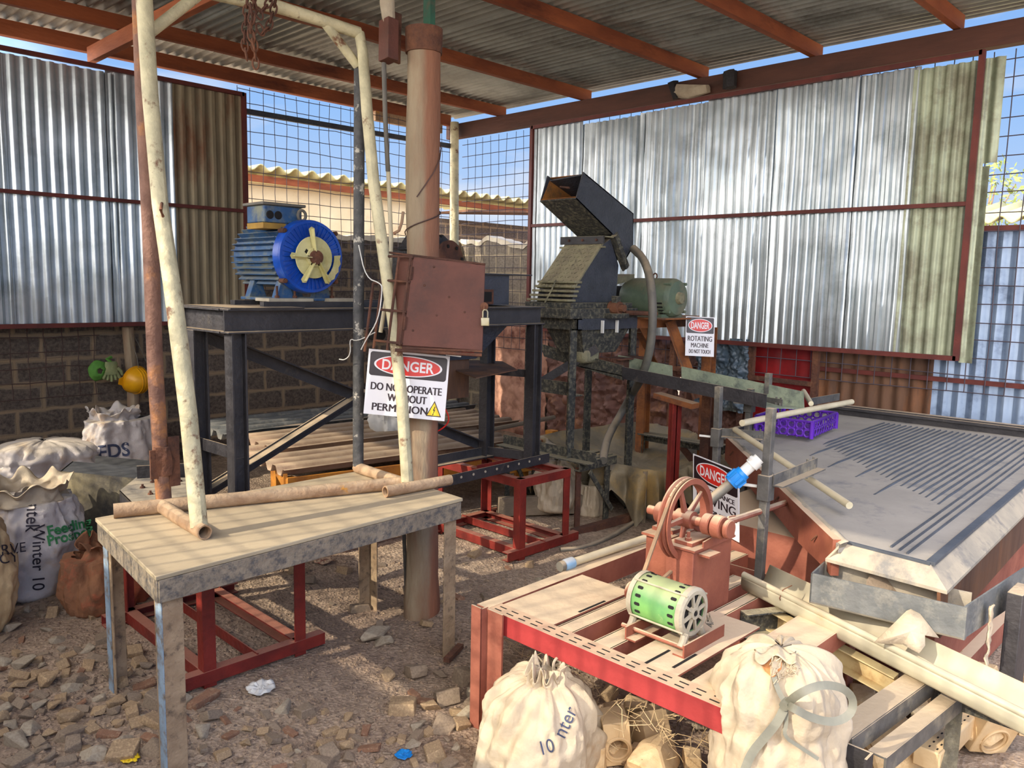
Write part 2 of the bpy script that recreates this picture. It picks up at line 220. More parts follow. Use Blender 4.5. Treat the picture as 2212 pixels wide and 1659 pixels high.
# ------------------------------------------------------------ mesh builder
OFS={}
def ofs(p):
    while p is not None:
        if p.name in OFS: return OFS[p.name]
        p=p.parent
    return V((0,0,0))
def thing(name,label,cat,loc=(0,0,0),group=None):
    o=bpy.data.objects.new(name,None); COL.objects.link(o); o.location=loc; o.empty_display_size=.1
    o['label']=label; o['category']=cat
    if group: o['group']=group
    OFS[o.name]=V(loc); return o
def tag(o,label,cat,group=None,kind=None):
    if label: o['label']=label
    if cat: o['category']=cat
    if group: o['group']=group
    if kind: o['kind']=kind
    return o
class MB:
    def __init__(s): s.v=[]; s.f=[]
    def add(s,vs,fs):
        n=len(s.v); s.v+= [V(p) for p in vs]; s.f+=[tuple(i+n for i in f) for f in fs]; return s
    def frame(s,p0,p1,up):
        d=(V(p1)-V(p0)).normalized(); u=V(up)
        if abs(d.dot(u.normalized()))>.98: u=V((1,0,0)) if abs(d.x)<.9 else V((0,1,0))
        sd=d.cross(u).normalized(); return d,sd,sd.cross(d)
    def prof(s,poly,p0,p1,up=(0,0,1),taper=1.):
        d,sd,uu=s.frame(p0,p1,up); n=len(poly)
        a=[V(p0)+sd*x+uu*y for x,y in poly]; b=[V(p1)+sd*x*taper+uu*y*taper for x,y in poly]
        fs=[(i,(i+1)%n,n+(i+1)%n,n+i) for i in range(n)]+[tuple(range(n))[::-1],tuple(range(n,2*n))]
        return s.add(a+b,fs)
    def bar(s,p0,p1,w,h,up=(0,0,1),taper=1.):
        return s.prof([(-w/2,-h/2),(w/2,-h/2),(w/2,h/2),(-w/2,h/2)],p0,p1,up,taper)
    def box(s,a,b):
        a=V(a);b=V(b); return s.add([(x,y,z) for z in (a.z,b.z) for x,y in ((a.x,a.y),(b.x,a.y),(b.x,b.y),(a.x,b.y))],[(0,3,2,1),(4,5,6,7),(0,1,5,4),(1,2,6,5),(2,3,7,6),(3,0,4,7)])
    def angle(s,p0,p1,w=.05,t=.006,up=(0,0,1),fx=1,fy=1,h=None):
        h=h or w
        P=[(0,0),(w,0),(w,t),(t,t),(t,h),(0,h)]
        return s.prof([(x*fx,y*fy) for x,y in P],p0,p1,up)
    def chan(s,p0,p1,w,h,t=.008,up=(0,0,1),fx=1):
        # web vertical at s=0, flanges toward +s*fx, height h centred
        P=[(0,-h/2),(w,-h/2),(w,-h/2+t),(t,-h/2+t),(t,h/2-t),(w,h/2-t),(w,h/2),(0,h/2)]
        return s.prof([(x*fx,y) for x,y in P],p0,p1,up)
    def ibeam(s,p0,p1,w,h,t=.009,up=(0,0,1)):
        a=w/2;b=h/2;c=t/2
        return s.prof([(-a,-b),(a,-b),(a,-b+t),(c,-b+t),(c,b-t),(a,b-t),(a,b),(-a,b),(-a,b-t),(-c,b-t),(-c,-b+t),(-a,-b+t)],p0,p1,up)
    def tube(s,pts,r,seg=14,ri=None,caps=True,jit=0.,closed=False):
        pts=[V(p) for p in pts]; n=len(pts); rr=r if isinstance(r,(list,tuple)) else [r]*n
        T=[]
        for i in range(n):
            a=pts[i-1] if (i>0 or closed) else pts[i]; b=pts[(i+1)%n] if (i<n-1 or closed) else pts[i]; T.append((b-a).normalized())
        u=V((0,0,1)) if abs(T[0].z)<.9 else V((1,0,0)); u=(u-T[0]*u.dot(T[0])).normalized(); vs=[]
        for i in range(n):
            u=(u-T[i]*u.dot(T[i])).normalized(); w=T[i].cross(u)
            for k in range(seg):
                a=2*math.pi*k/seg; q=rr[i]*(1+jit*noise.noise(pts[i]*9+V((k,0,0))))
                vs.append(pts[i]+(u*math.cos(a)+w*math.sin(a))*q)
        m=n if closed else n-1
        fs=[(i*seg+k,i*seg+(k+1)%seg,((i+1)%n)*seg+(k+1)%seg,((i+1)%n)*seg+k) for i in range(m) for k in range(seg)]
        if not closed and ri:
            # hollow: inner wall and annular ends
            w0=len(vs); inner=[]
            for i in (0,n-1):
                c=pts[i]
                for k in range(seg): inner.append(c+(vs[i*seg+k]-c)*(ri/rr[i]))
            vs+=inner; a=w0; b=w0+seg; e=(n-1)*seg
            for k in range(seg):
                k2=(k+1)%seg
                fs+=[(k2,k,a+k,a+k2),(e+k,e+k2,b+k2,b+k),(a+k,b+k,b+k2,a+k2)]
        elif caps and not closed:
            fs+=[tuple(range(seg))[::-1],tuple(range((n-1)*seg,n*seg))]
        return s.add(vs,fs)
    def lathe(s,o,ax,prof,seg=32,cap=True):
        o=V(o); ax=V(ax).normalized(); u=ax.orthogonal().normalized(); w=ax.cross(u); vs=[]
        for t,r in prof:
            for k in range(seg):
                a=2*math.pi*k/seg; vs.append(o+ax*t+(u*math.cos(a)+w*math.sin(a))*r)
        n=len(prof); fs=[(i*seg+k,i*seg+(k+1)%seg,(i+1)*seg+(k+1)%seg,(i+1)*seg+k) for i in range(n-1) for k in range(seg)]
        if cap: fs+=[tuple(range(seg))[::-1],tuple(range((n-1)*seg,n*seg))]
        return s.add(vs,fs)
    def prism(s,poly,vec):
        n=len(poly); vec=V(vec); a=[V(p) for p in poly]; b=[p+vec for p in a]
        return s.add(a+b,[(i,(i+1)%n,n+(i+1)%n,n+i) for i in range(n)]+[tuple(range(n))[::-1],tuple(range(n,2*n))])
    def panel(s,poly,t):
        a,b,c=V(poly[0]),V(poly[1]),V(poly[2]); n=(b-a).cross(c-a).normalized(); return s.prism(poly,n*t)
    def corr(s,o,u,v,w,h,pitch=.085,amp=.012,nrm=(0,0,1),seg=8,nv=6,trap=False,dent=.0,ph=0.,sd=0):
        o=V(o);u=V(u).normalized();v=V(v).normalized();nrm=V(nrm).normalized(); nu=max(2,int(w/pitch*seg)); vs=[]
        for j in range(nv+1):
            for i in range(nu+1):
                x=w*i/nu; y=h*j/nv; c=math.cos(2*math.pi*x/pitch+ph)
                if trap: c=max(-1,min(1,c*2.2))
                p=o+u*x+v*y+nrm*(amp*c)
                if dent: p+=nrm*dent*noise.fractal(V((x*2.2+sd,y*1.6,sd*3.1)),.7,2,3)
                vs.append(p)
        return s.add(vs,[(j*(nu+1)+i,j*(nu+1)+i+1,(j+1)*(nu+1)+i+1,(j+1)*(nu+1)+i) for j in range(nv) for i in range(nu)])
    def grid(s,fn,nu,nv):
        vs=[fn(i/nu,j/nv) for j in range(nv+1) for i in range(nu+1)]
        return s.add(vs,[(j*(nu+1)+i,j*(nu+1)+i+1,(j+1)*(nu+1)+i+1,(j+1)*(nu+1)+i) for j in range(nv) for i in range(nu)])
    def xf(s,M): s.v=[M@p for p in s.v]; return s
    def build(s,name,m,parent=None,bev=0.,ang=35,solid=0.,cat=None,label=None,group=None,kind=None,recalc=True):
        me=bpy.data.meshes.new(name); off=ofs(parent)
        o_=V((0,0,0))
        if parent is None and s.v:
            xs=[p.x for p in s.v]; ys=[p.y for p in s.v]; zs=[p.z for p in s.v]
            o_=V(((min(xs)+max(xs))/2,(min(ys)+max(ys))/2,min(zs)))
            if kind=='structure': o_=V((0,0,0))
            off=o_
        me.from_pydata([tuple(p-off) for p in s.v],[],s.f); me.update()
        if recalc:
            bm=bmesh.new(); bm.from_mesh(me); bmesh.ops.recalc_face_normals(bm,faces=bm.faces); bm.to_mesh(me); bm.free()
        me.materials.append(m)
        me.polygons.foreach_set('use_smooth',[True]*len(me.polygons))
        try: me.set_sharp_from_angle(angle=math.radians(ang))
        except Exception: pass
        o=bpy.data.objects.new(name,me); COL.objects.link(o)
        if parent is not None: o.parent=parent
        else:
            o.location=o_; OFS[o.name]=o_
        if bev:
            b=o.modifiers.new('bevel','BEVEL'); b.width=bev; b.segments=2; b.limit_method='ANGLE'; b.angle_limit=math.radians(40)
        if solid:
            b=o.modifiers.new('thickness','SOLIDIFY'); b.thickness=solid; b.offset=0
        return tag(o,label,cat,group,kind)
_txt={}
def text2d(s,size=1.,sx=.78,bold=.012,align='CENTER'):
    key=(s,align,bold)
    if key not in _txt:
        c=bpy.data.curves.new('t','FONT'); c.body=s; c.align_x=align; c.align_y='CENTER'; c.offset=bold; c.resolution_u=4
        o=bpy.data.objects.new('t',c); COL.objects.link(o); dg=bpy.context.evaluated_depsgraph_get(); dg.update()
        me=bpy.data.meshes.new_from_object(o.evaluated_get(dg)); _txt[key]=([v.co.copy() for v in me.vertices],[tuple(p.vertices) for p in me.polygons])
        bpy.data.objects.remove(o); bpy.data.meshes.remove(me)
    vs,fs=_txt[key]; return [V((v.x*size*sx,v.y*size,0)) for v in vs],fs
def project_text(mb,s,size,o,u,w,bvh,dirn,lift=.004,sx=.8,bold=.012):
    vs,fs=text2d(s,size,sx,bold); u=V(u).normalized(); w=V(w).normalized(); dirn=V(dirn).normalized(); pts=[]
    for v in vs:
        p=V(o)+u*v.x+w*v.y; h=bvh.ray_cast(p-dirn*.8,dirn)
        pts.append((h[0]-dirn*lift) if h[0] is not None else p)
    mb.add(pts,fs)
def bvh_of(o):
    return BVHTree.FromPolygons([o.matrix_basis@v.co+ (ofs(o.parent) if o.parent else V((0,0,0))) for v in o.data.vertices],[tuple(p.vertices) for p in o.data.polygons])
def cross2(): pass
# ============================================================ SETTING
def nz(x,y,s,k=0): return noise.noise(V((x*s+k*7.3,y*s-k*3.1,k*1.7)))
def gz(x,y):
    z=.018*nz(x,y,1.3,1)+.012*nz(x,y,4,2)+.007*nz(x,y,13,3)+.004*nz(x,y,31,4)
    z+=.07*math.exp(-(((x-2.9)/.6)**2+((y-.55)/.5)**2))
    z+=.05*math.exp(-(((x-2.62)/.25)**2+((y-3.0)/.2)**2))
    return z
def ground():
    m=MB()
    def ax(lo,hi,a,b,fine,coarse):
        o=[];t=lo
        while t<hi: o.append(t); t+= fine if a<=t<b else coarse
        o.append(hi); return o
    xs=ax(-14,24,.2,5.2,.03,.4); ys=ax(-10,24,.2,5.4,.03,.4); nx=len(xs)
    vs=[(x,y,gz(x,y)-.0) for y in ys for x in xs]
    fs=[(j*nx+i,j*nx+i+1,(j+1)*nx+i+1,(j+1)*nx+i) for j in range(len(ys)-1) for i in range(nx-1)]
    m.add(vs,fs); m.build('floor',dirtm,kind='structure',ang=80,recalc=False)
ground()
YW=7.4; XW=6.48
def wall_top(fn_x,a,b,base,amp,seed,thick,axis):
    # masonry wall with an uneven top: grid slab
    m=MB(); n=60; t=[]
    for i in range(n+1):
        q=a+(b-a)*i/n; t.append((q,base+amp*noise.noise(V((q*2.1,seed,0)))+amp*.5*noise.noise(V((q*7,seed,3)))))
    poly=[(q,z) for q,z in t]+[(b,-.1),(a,-.1)]
    if axis=='x': m.prism([V((q,fn_x,z)) for q,z in poly],(0,thick,0))
    else: m.prism([V((fn_x,q,z)) for q,z in poly],(thick,0,0))
    return m
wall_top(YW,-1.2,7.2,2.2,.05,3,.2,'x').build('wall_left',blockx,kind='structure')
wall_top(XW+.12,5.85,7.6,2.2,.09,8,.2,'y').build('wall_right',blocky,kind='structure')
q=MB()
for (a0,b0,ss,ax_) in ((3.7,6.5,3,'x'),(5.9,7.4,8,'y')):
    n_=60; up=[];dn=[]
    for i_ in range(n_+1):
        c_=a0+(b0-a0)*i_/n_; am=1. if ax_=='x' else 1.8
        z_=2.2+am*.05*noise.noise(V((c_*2.1,ss,0)))+am*.025*noise.noise(V((c_*7,ss,3))); up.append((c_,z_+.012)); dn.append((c_,z_-.035-.05*abs(noise.noise(V((c_*5,ss,7))))))
    P_=up+dn[::-1]
    if ax_=='x': q.prism([V((c_,YW-.012,z_)) for c_,z_ in P_],(0,.22,0))
    else: q.prism([V((XW+.108,c_,z_)) for c_,z_ in P_],(.22,0,0))
q.build('trim_1',mat('white_mortar_cap',(236,226,204),(214,202,178),rough=.95,bump=.3),kind='structure')
# wall on the sun side (left of the viewpoint): low masonry, mesh above
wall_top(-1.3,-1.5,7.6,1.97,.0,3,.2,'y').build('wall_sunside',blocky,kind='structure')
def wires(m,o,u,v,w,h,sp,r,jit=.0):
    o=V(o);u=V(u);v=V(v); nu=int(w/sp); nvv=int(h/sp)
    nrm=u.cross(v)*r
    for i in range(nu+1):
        p=o+u*(i*sp); pts=[p+v*(h*k/6)+u*jit*noise.noise(V((i*.7,k*.9,1))) for k in range(7)]; m.tube(pts,r,seg=4,caps=False)
    for j in range(nvv+1):
        p=o+v*(j*sp)+nrm; pts=[p+u*(w*k/10)+v*jit*noise.noise(V((j*.7,k*.6,9))) for k in range(11)]; m.tube(pts,r,seg=4,caps=False)
wm=flat('dark_wire',(74,66,74),.7)
m=MB(); wires(m,(-1.15,-1.4,1.95),(0,1,0),(0,0,1),9.0,1.5,.10,.0055); m.build('wire_mesh',wm,cat='fence',label='wire mesh fixed above the low block wall beside the viewpoint')
m=MB(); wires(m,(3.72,YW-.07,1.6),(1,0,0),(0,0,1),2.65,1.9,.125,.0035,.02); m.build('wire_mesh',wm,cat='fence',label='square wire mesh across the opening behind the blue motor, up to the roof')
m=MB(); wires(m,(1.0,YW-.06,.70),(1,0,0),(0,0,1),1.42,.62,.125,.0035,.015); m.build('wire_mesh',wirem,cat='fence',label='short rusty wire mesh skirt over the stone blocks, left of the yellow helmet')
m=MB(); wires(m,(XW+.03,-.6,.98),(0,1,0),(0,0,1),7.9,2.40,.13,.0038,.02); m.build('wire_mesh',wm,cat='fence',label='long square wire mesh behind the large right corrugated panel')
# corner pole and rails
m=MB(); m.tube([(6.36,7.26,-.02),(6.37,7.26,1.8),(6.36,7.27,3.56)],[.06,.055,.05],seg=14,jit=.08); m.build('corner_pole',cream,cat='pole',label='pale painted pole standing at the far corner of the shed')
m=MB(); m.bar((3.72,YW-.1,3.27),(6.34,YW-.1,3.29),.035,.05); m.build('mesh_rail',navy,cat='rail',label='dark horizontal rail across the sky opening behind the blue motor')
m=MB(); m.tube([(2.68,YW-.1,-.02),(2.66,YW-.1,.9),(2.64,YW-.1,1.27)],[.055,.05,.047],seg=14,jit=.12); m.build('wall_pole',polem,cat='pole',label='short peeling pole against the block wall where the helmet hangs')
# beams on the walls
m=MB(); m.box((XW-.05,-1.2,3.40),(XW+.05,7.5,3.56)); m.build('eaves_beam',beamm,bev=.004,cat='beam',label='long dark brown eaves beam above the right corrugated panel')
m=MB(); m.box((-1.3,YW-.0,3.545),(6.42,YW+.07,3.665)); m.build('eaves_beam',timber,bev=.004,cat='beam',label='orange-brown eaves timber right under the roof edge above the left block wall and sky opening')
# purlins and cross rafter
for i,(y,lb) in enumerate(((6.64,'orange-brown roof purlin crossing behind the lower end of the hanging chain'),(5.42,'orange-brown roof purlin passing behind the pillar below its rust collar'),(4.06,'orange-brown roof purlin ending above the middle of the right corrugated panel'),(3.03,'orange-brown roof purlin second from the right edge of the picture'),(1.98,'orange-brown roof purlin closest to the top right corner'),(.9,'orange-brown roof purlin over the viewpoint'))):
    x1=6.55+.04*math.sin(i*3)
    m=MB(); n=14; pts=[V((-1.3+(x1+1.3)*k/n,y+.02*noise.noise(V((k*.5,i,0))),3.62+.012*noise.noise(V((k*.6,i,5))))) for k in range(n+1)]
    vs=[];fs=[]
    for p in pts: vs+=[p+V((0,-.026,-.055)),p+V((0,.026,-.055)),p+V((0,.026,.05)),p+V((0,-.026,.05))]
    fs=[(4*k+j,4*k+(j+1)%4,4*k+4+(j+1)%4,4*k+4+j) for k in range(n) for j in range(4)]+[(3,2,1,0),(4*n,4*n+1,4*n+2,4*n+3)]
    m.add(vs,fs); m.build('roof_purlin',timber,cat='beam',label=lb)
m=MB(); m.bar((2.44,7.32,3.50),(2.50,.3,3.505),.06,.12); m.build('roof_rafter',timbery,bev=.004,cat='beam',label='orange-brown cross rafter running over the gantry toward the left panel')
# small block and pale tie under eaves near the corner
m=MB(); m.bar((5.35,7.44,3.495),(6.3,7.44,3.495),.05,.10); m.build('eaves_block',dustyp,cat='board',label='short pale board below the eaves beside the corner pole')
# roof sheets: several laps
m=MB(); x=-1.35; k=0
while x<6.66:
    w=min(.76,6.70-x)
    for (y0,y1) in ((.35,3.2),(3.15,7.62)):
        m.corr((x,y0,3.682+.012*(k%2)+(.004 if y0>0 else 0)),(1,0,0),(0,1,0),w,y1-y0,pitch=.084,amp=.0125,nrm=(0,0,1),seg=8,nv=5,dent=.003,sd=k)
    x+=.71; k+=1
m.build('ceiling',roofm,kind='structure',recalc=False,ang=60)
# LEFT corrugated panel (X from .2 to 3.76 at Y=YW-.12)
def cpanel(name,lb,org,u,w,z0,z1,sheets,frame_mid,nrm,pitch,amp,tilt=0):
    t=thing(name,lb,'panel',tuple(V(org)+V((0,0,z0)))); u=V(u); o=V(org); nr=V(nrm)
    for i,(a,b,mm) in enumerate(sheets):
        q=MB(); q.corr(o+u*a+V((0,0,z0+.01))+nr*(-.012*(i%2)),u,(0,0,1),b-a,z1-z0-.02+.03*math.sin(i*5),pitch=pitch,amp=amp,nrm=nr,seg=10,nv=26,trap=True,dent=.010,sd=i*1.7+w)
        q.build('sheet',mm,t,recalc=False,ang=50)
    f=MB(); F=nr*.036
    for z in (z0,z1): f.bar(o+F+V((0,0,z)),o+F+u*w+V((0,0,z)),.03,.035)
    f.bar(o+F+V((0,0,frame_mid)),o+F+u*w+V((0,0,frame_mid)),.02,.03)
    for a in (0,w): f.bar(o+F+u*a+V((0,0,z0-.015)),o+F+u*a+V((0,0,z1+.015)),.04,.03,up=nr)
    f.build('frame',oxide,t); return t
cpanel('corrugated_hoarding','left corrugated zinc wall panel in a red-brown steel frame',(.1,YW-.15,0),(1,0,0),3.62,1.30,3.40,[(0,1.0,zinc),(.93,1.72,zinc),(1.65,2.46,zinc),(2.42,3.0,zinc),(2.97,3.64,zincrust)],2.34,(0,-1,0),.092,.012)
cpanel('corrugated_hoarding','large right corrugated zinc wall panel in a red-brown steel frame',(XW-.06,6.05,0),(0,-1,0),4.27,1.235,3.36,[(0,.66,zinc),(.62,1.42,zinc),(1.38,2.12,zinc),(2.1,2.78,zinc),(2.76,3.42,zinc),(3.37,3.86,zinc),(3.82,4.32,zincold)],2.335,(-1,0,0),.078,.011)
# loose strip beyond the panel end
q=MB(); q.corr((XW+.01,1.78,2.62),(0,-1,0),(0,0,1),.12,.72,pitch=.078,amp=.01,nrm=(-1,0,0),nv=4); q.build('sheet_offcut',zincold,recalc=False,cat='sheet',label='narrow zinc offcut sticking out past the right panel at its upper end')
q=MB(); q.corr((XW+.012,1.79,1.2),(0,-1,0),(0,0,1),.09,1.4,pitch=.09,amp=.006,nrm=(-1,0,0),nv=4); q.build('sheet_offcut',zincold,recalc=False,cat='sheet',label='pale curled zinc strip past the lower end of the right panel')
# lower right side cladding
def clad(y1,y0,z0,z1,mm,lb,pitch=.08,amp=.01,x=XW+.1,dent=.01,nv=8,name='cladding_sheet',cat='sheet'):
    q=MB(); q.corr((x,y1,z0),(0,-1,0),(0,0,1),y1-y0,z1-z0,pitch=pitch,amp=amp,nrm=(-1,0,0),nv=nv,dent=dent,sd=y1); return q.build(name,mm,recalc=False,cat=cat,label=lb)
def crump(y1,y0,z0,z1,x,mm,lb,amp=.035,s=5,name='cladding_sheet',cat='sheet'):
    q=MB(); q.grid(lambda u,v:V((x-amp*abs(noise.fractal(V((u*(y1-y0)*s,v*(z1-z0)*s,x)),.8,2.2,4))*1.6,y1+(y0-y1)*u,z0+(z1-z0)*v)),90,70); return q.build(name,mm,recalc=False,cat=cat,label=lb,ang=60)
crump(5.9,4.2,-.02,1.26,XW+.1,crumple,'crumpled brown metal cladding sheet below the crusher',.08,6)
crump(4.2,3.45,-.02,1.26,XW+.12,crumple,'crumpled dark brown cladding behind the chute support',.07,6)
clad(3.5,2.86,-.02,1.28,redsheet,'bright red painted metal sheet behind the far end of the chute',pitch=.12,amp=.002,dent=.03)
clad(2.88,1.98,-.02,1.33,rustiron,'rusted brown corrugated sheet behind the grey deck',pitch=.11,amp=.014)
clad(2.0,-.8,-.02,2.17,bluezinc,'blue-grey corrugated fence sheeting at the right edge',pitch=.1,amp=.014,x=XW+.12)
q=MB()
for z in (1.06,2.17): q.bar((XW+.07,2.9,z),(XW+.07,-.8,z+.0),.025,.035)
q.build('fence_rail',oxide,cat='rail',label='pair of red-brown rails along the blue-grey fence at right')
ct=thing('cladding_support','dark rusty uprights and rails behind the red sheet and the chute','support',(XW+.05,3.7,0))
for y in (3.52,3.44,2.86,4.25,4.6):
    q=MB(); q.bar((XW+.02,y,0),(XW+.02,y,1.22),.05,.05); q.build('upright',rustc,ct)
for za,zb_,yb_ in ((.95,.93,2.88),(.28,.26,3.5)):
    q=MB(); q.bar((XW+.0,4.7,za),(XW+.0,yb_,zb_),.02,.04); q.build('rail',rustc,ct)
crump(3.95,3.44,.62,1.27,XW-.02,tarpb,'blue-grey crumpled plastic sheeting hanging below the right panel',.07,5,'plastic_sheeting','sheeting')
# pinkish fabric / cladding at corner below mesh
crump(6.9,5.9,.0,1.3,XW+.08,mat('pink_stained_sheet',(208,160,136),(176,130,108),(120,70,60),sc=5,rough=.8),'pinkish stained sheet low at the far corner',.03,4)
crump(6.2,5.86,1.24,1.62,XW+.06,mat('green_folded_sheets',(150,160,140),(96,110,96),sc=9,stretch=(1,.4,4)),'stack of greenish folded sheets on edge behind the dark hopper',.03,8)
# ---- beyond the walls
def building():
    t=thing('neighbour_building','beige building with a wavy roof edge beyond the far wall','building',(8,12,0))
    q=MB(); q.box((4.5,12,-.05),(9.6,12.3,3.22)); q.build('wall',beige,t)
    q=MB(); q.corr((4.2,11.7,3.42),(1,0,0),(0,1,-.0),9.5,2.5,pitch=.30,amp=.045,nrm=(0,0,1),nv=2,seg=10); q.build('roof',yroof,t,recalc=False,solid=.02)
    q=MB(); q.bar((4.3,11.85,3.28),(13,11.85,3.22),.06,.1); q.build('eaves_board',timber,t)
    q=MB(); q.box((9.7,12.1,-.05),(14.5,12.4,2.95)); q.build('shed_wall',blockx,t)
    q=MB(); q.bar((10.2,11.7,3.05),(12.6,11.6,3.2),.9,.04,up=(0,0,1)); q.build('awning',rustiron,t)
    return t
building()
def rightbg():
    t=thing('neighbour_roof','yellow-green wavy roof above the blue-grey fence at right','building',(9.3,1.6,0))
    q=MB(); q.box((9.2,-1.5,-.05),(9.5,3.2,2.3)); q.build('wall',beige,t)
    q=MB(); q.corr((8.9,3.4,2.42),(0,-1,0),(1,0,.18),5.4,1.6,pitch=.2,amp=.035,nrm=(0,0,1),nv=2); q.build('roof',yroof,t,recalc=False,solid=.02)
    q=MB(); q.bar((9.15,3.3,2.30),(9.15,-1.5,2.30),.05,.12); q.build('eaves_board',timber,t)
rightbg()
def bush(lb,cx,cy,z0,h,r,seed):
    rr=random.Random(seed); t=thing('tree',lb,'tree',(cx,cy,0))
    q=MB(); q.tube([(cx,cy,0),(cx+.05,cy,z0+h*.4)],[.05,.03],seg=8)
    for k in range(7):
        a=rr.uniform(0,6.28); q.tube([(cx,cy,z0+h*.1),(cx+r*.6*math.cos(a),cy+r*.6*math.sin(a),z0+h*rr.uniform(.5,.95))],[.02,.006],seg=6)
    q.build('trunk',polem,t)
    q=MB()
    for k in range(520):
        a=rr.uniform(0,6.28); b=rr.uniform(-1,1); rad=r*rr.uniform(.3,1)**.6
        c=V((cx+rad*math.cos(a)*math.sqrt(1-b*b),cy+rad*math.sin(a)*math.sqrt(1-b*b),z0+h*.55+h*.5*b*rr.uniform(.5,1)))
        u=V((rr.gauss(0,1),rr.gauss(0,1),rr.gauss(0,1))).normalized(); w=u.orthogonal().normalized(); s=rr.uniform(.03,.06)
        q.add([c-u*s,c+w*s*.45,c+u*s,c-w*s*.45],[(0,1,2,3)])
    q.build('foliage',leafm,t,recalc=False)
bush('leafy yellow-green tree just right of the right panel, above the wavy roof',12.2,3.2,2.3,1.2,.55,3)
bush('leafy yellow-green tree at the right picture edge above the wavy roof',12.2,2.0,2.2,1.15,.5,5)
# ============================================================ TABLE AND GANTRY
TT=.73
def table():
    A=V((1.075,3.40,TT));B=V((.992,2.585,TT));C=V((2.395,2.652,TT));D=V((2.42,3.40,TT))
    t=thing('work_table','long low workbench with a worn board top and spattered metal legs under the gantry','table',(1.7,3.0,0))
    z=V((0,0,1)); q=MB(); q.prism([B-z*.012,C-z*.012,D-z*.012,A-z*.012],(0,0,.016)); q.build('table_top',tabletop,t,bev=.003)
    q=MB(); P=[A,B,C,D]; cen=(A+B+C+D)/4
    for i in range(4):
        a=P[i]+(cen-P[i]).normalized()*.012; b=P[(i+1)%4]+(cen-P[(i+1)%4]).normalized()*.012
        q.bar(a-z*.052,b-z*.052,.012,.078)
    q.build('apron',tableap,t,bev=.002)
    for (x,y),sx,sy in (((1.02,2.61),1,1),((2.372,2.67),-1,1),((1.095,3.375),1,-1),((2.395,3.375),-1,-1)):
        q=MB(); w=.07; L=[(0,0),(w*sx,0),(w*sx,.006*sy),(.006*sx,.006*sy),(.006*sx,w*sy),(0,w*sy)]
        q.prism([V((x+a,y+b,-.03)) for a,b in L],(0,0,TT-.03)); q.build('leg',tableleg,t,bev=.0015)
        if sx>0: q=MB(); q.box((x-.0035,min(y,y+.05*sy),0),(x-.0005,max(y,y+.05*sy),TT-.09)); q.build('painted_edge',mat('flaking_light_blue_paint',(150,174,194),(124,146,166),(120,108,92),sc=9,sc3=20,th=.55),t)
    q=MB(); q.bar((2.26,2.60,.02),(2.40,2.66,.025),.03,.02); q.build('foot',rustc,t)
table()
def gantry():
    t=thing('lifting_gantry','tall pipe A-frame gantry standing on the workbench, mixed cream, brown and dark pipes','gantry',(1.8,3.1,TT+.004))
    r=.029; zb=TT+.004+r
    def L(name,pts,mm,r=r,**k):
        q=MB(); q.tube(pts,r,seg=16,jit=.10,**k); return q.build(name,mm,t)
    fl=[Pz(245,1104,zb),Pz(345,1092,zb),Pz(450,1083,zb),Pz(660,1063,zb),Pz(868,1043,zb)]
    fl=[fl[0],fl[4]]; fl=[fl[0].lerp(fl[1],k/8) for k in range(9)]
    L('base_pipe',fl,dustyp,.030,ri=.024)
    L('foot_pipe',[V((1.30,3.30,zb)),V((1.285,3.08,zb)),V((1.275,2.84,zb))],dustyp,.028,ri=.023)
    L('foot_pipe',[V((2.315,3.37,zb-.002)),V((2.30,3.15,zb)),V((2.29,2.93,zb))],dustyp,.027,ri=.022)
    L('cross_foot',[Pz(832,1062,zb),Pz(900,1050,zb),Pz(972,1036,zb)],dustyp,.026,ri=.02)
    za=2.84
    br=[V((1.318,3.315,zb))]+[Px(x,y,1.31) for x,y in ((336,800),(325,500),(313,250),(303,0))]+[V((1.31,3.36,za+.1))]
    L('leg_pipe',br,brownp,.031)
    wl=[Px(430,1138,1.28)]+[Px(x,y,1.29) for x,y in ((408,900),(375,640),(345,440),(324,200),(312,0))]+[V((1.29,3.33,za+.1))]
    L('leg_pipe',wl,cream,[.032,.032,.031,.03,.03,.03,.03])
    dk=[V((2.315,3.36,zb+.01))]+[Px(x,y,2.31) for x,y in ((774,800),(775,560),(776,350),(777,150))]
    L('leg_pipe',dk,darkp,.027)
    wr=[Px(880,1040,2.29)]+[Px(x,y,2.30) for x,y in ((868,860),(850,700),(830,560),(808,400),(793,240),(783,110),(776,72))]
    L('leg_pipe',wr,cream,[.028,.028,.028,.028,.028,.027,.025,.025])
    ap=Px(776,72,2.30)
    tb=[ap,Py(700,46,ap.y+.03),Py(600,15,ap.y+.05),Py(480,-10,ap.y+.07),V((1.30,3.34,za+.02))]
    L('top_pipe',tb,cream,.027)
    L('brace_pipe',[Py(704,52,ap.y+.03),Px(772,142,2.30)],cream,.022)
    L('brace_pipe',[V((1.55,3.34,za+.02)),V((1.32,3.345,za-.20))],cream,.022)
    q=MB(); p=V((1.318,3.315,.93))
    q.bar(p+V((.038,-.02,-.09)),p+V((.038,-.02,.12)),.010,.045,up=(1,0,0)); q.bar(p+V((-.036,-.012,-.05)),p+V((-.036,-.012,.07)),.010,.04,up=(1,0,0)); q.tube([p+V((0,0,-.04)),p+V((0,0,.02)),p+V((0,0,.08))],[.036,.040,.035],seg=12,jit=.6); q.build('rusty_clamp',rustc,t)
    q=MB(); q.tube([Px(345,440,1.28)+V((0,-.02,0)),Px(338,455,1.25)+V((0,-.04,0)),Px(345,468,1.27)+V((0,-.03,0))],.006,seg=8); q.build('hook_loop',rustc,t)
    return ap
APX=gantry()
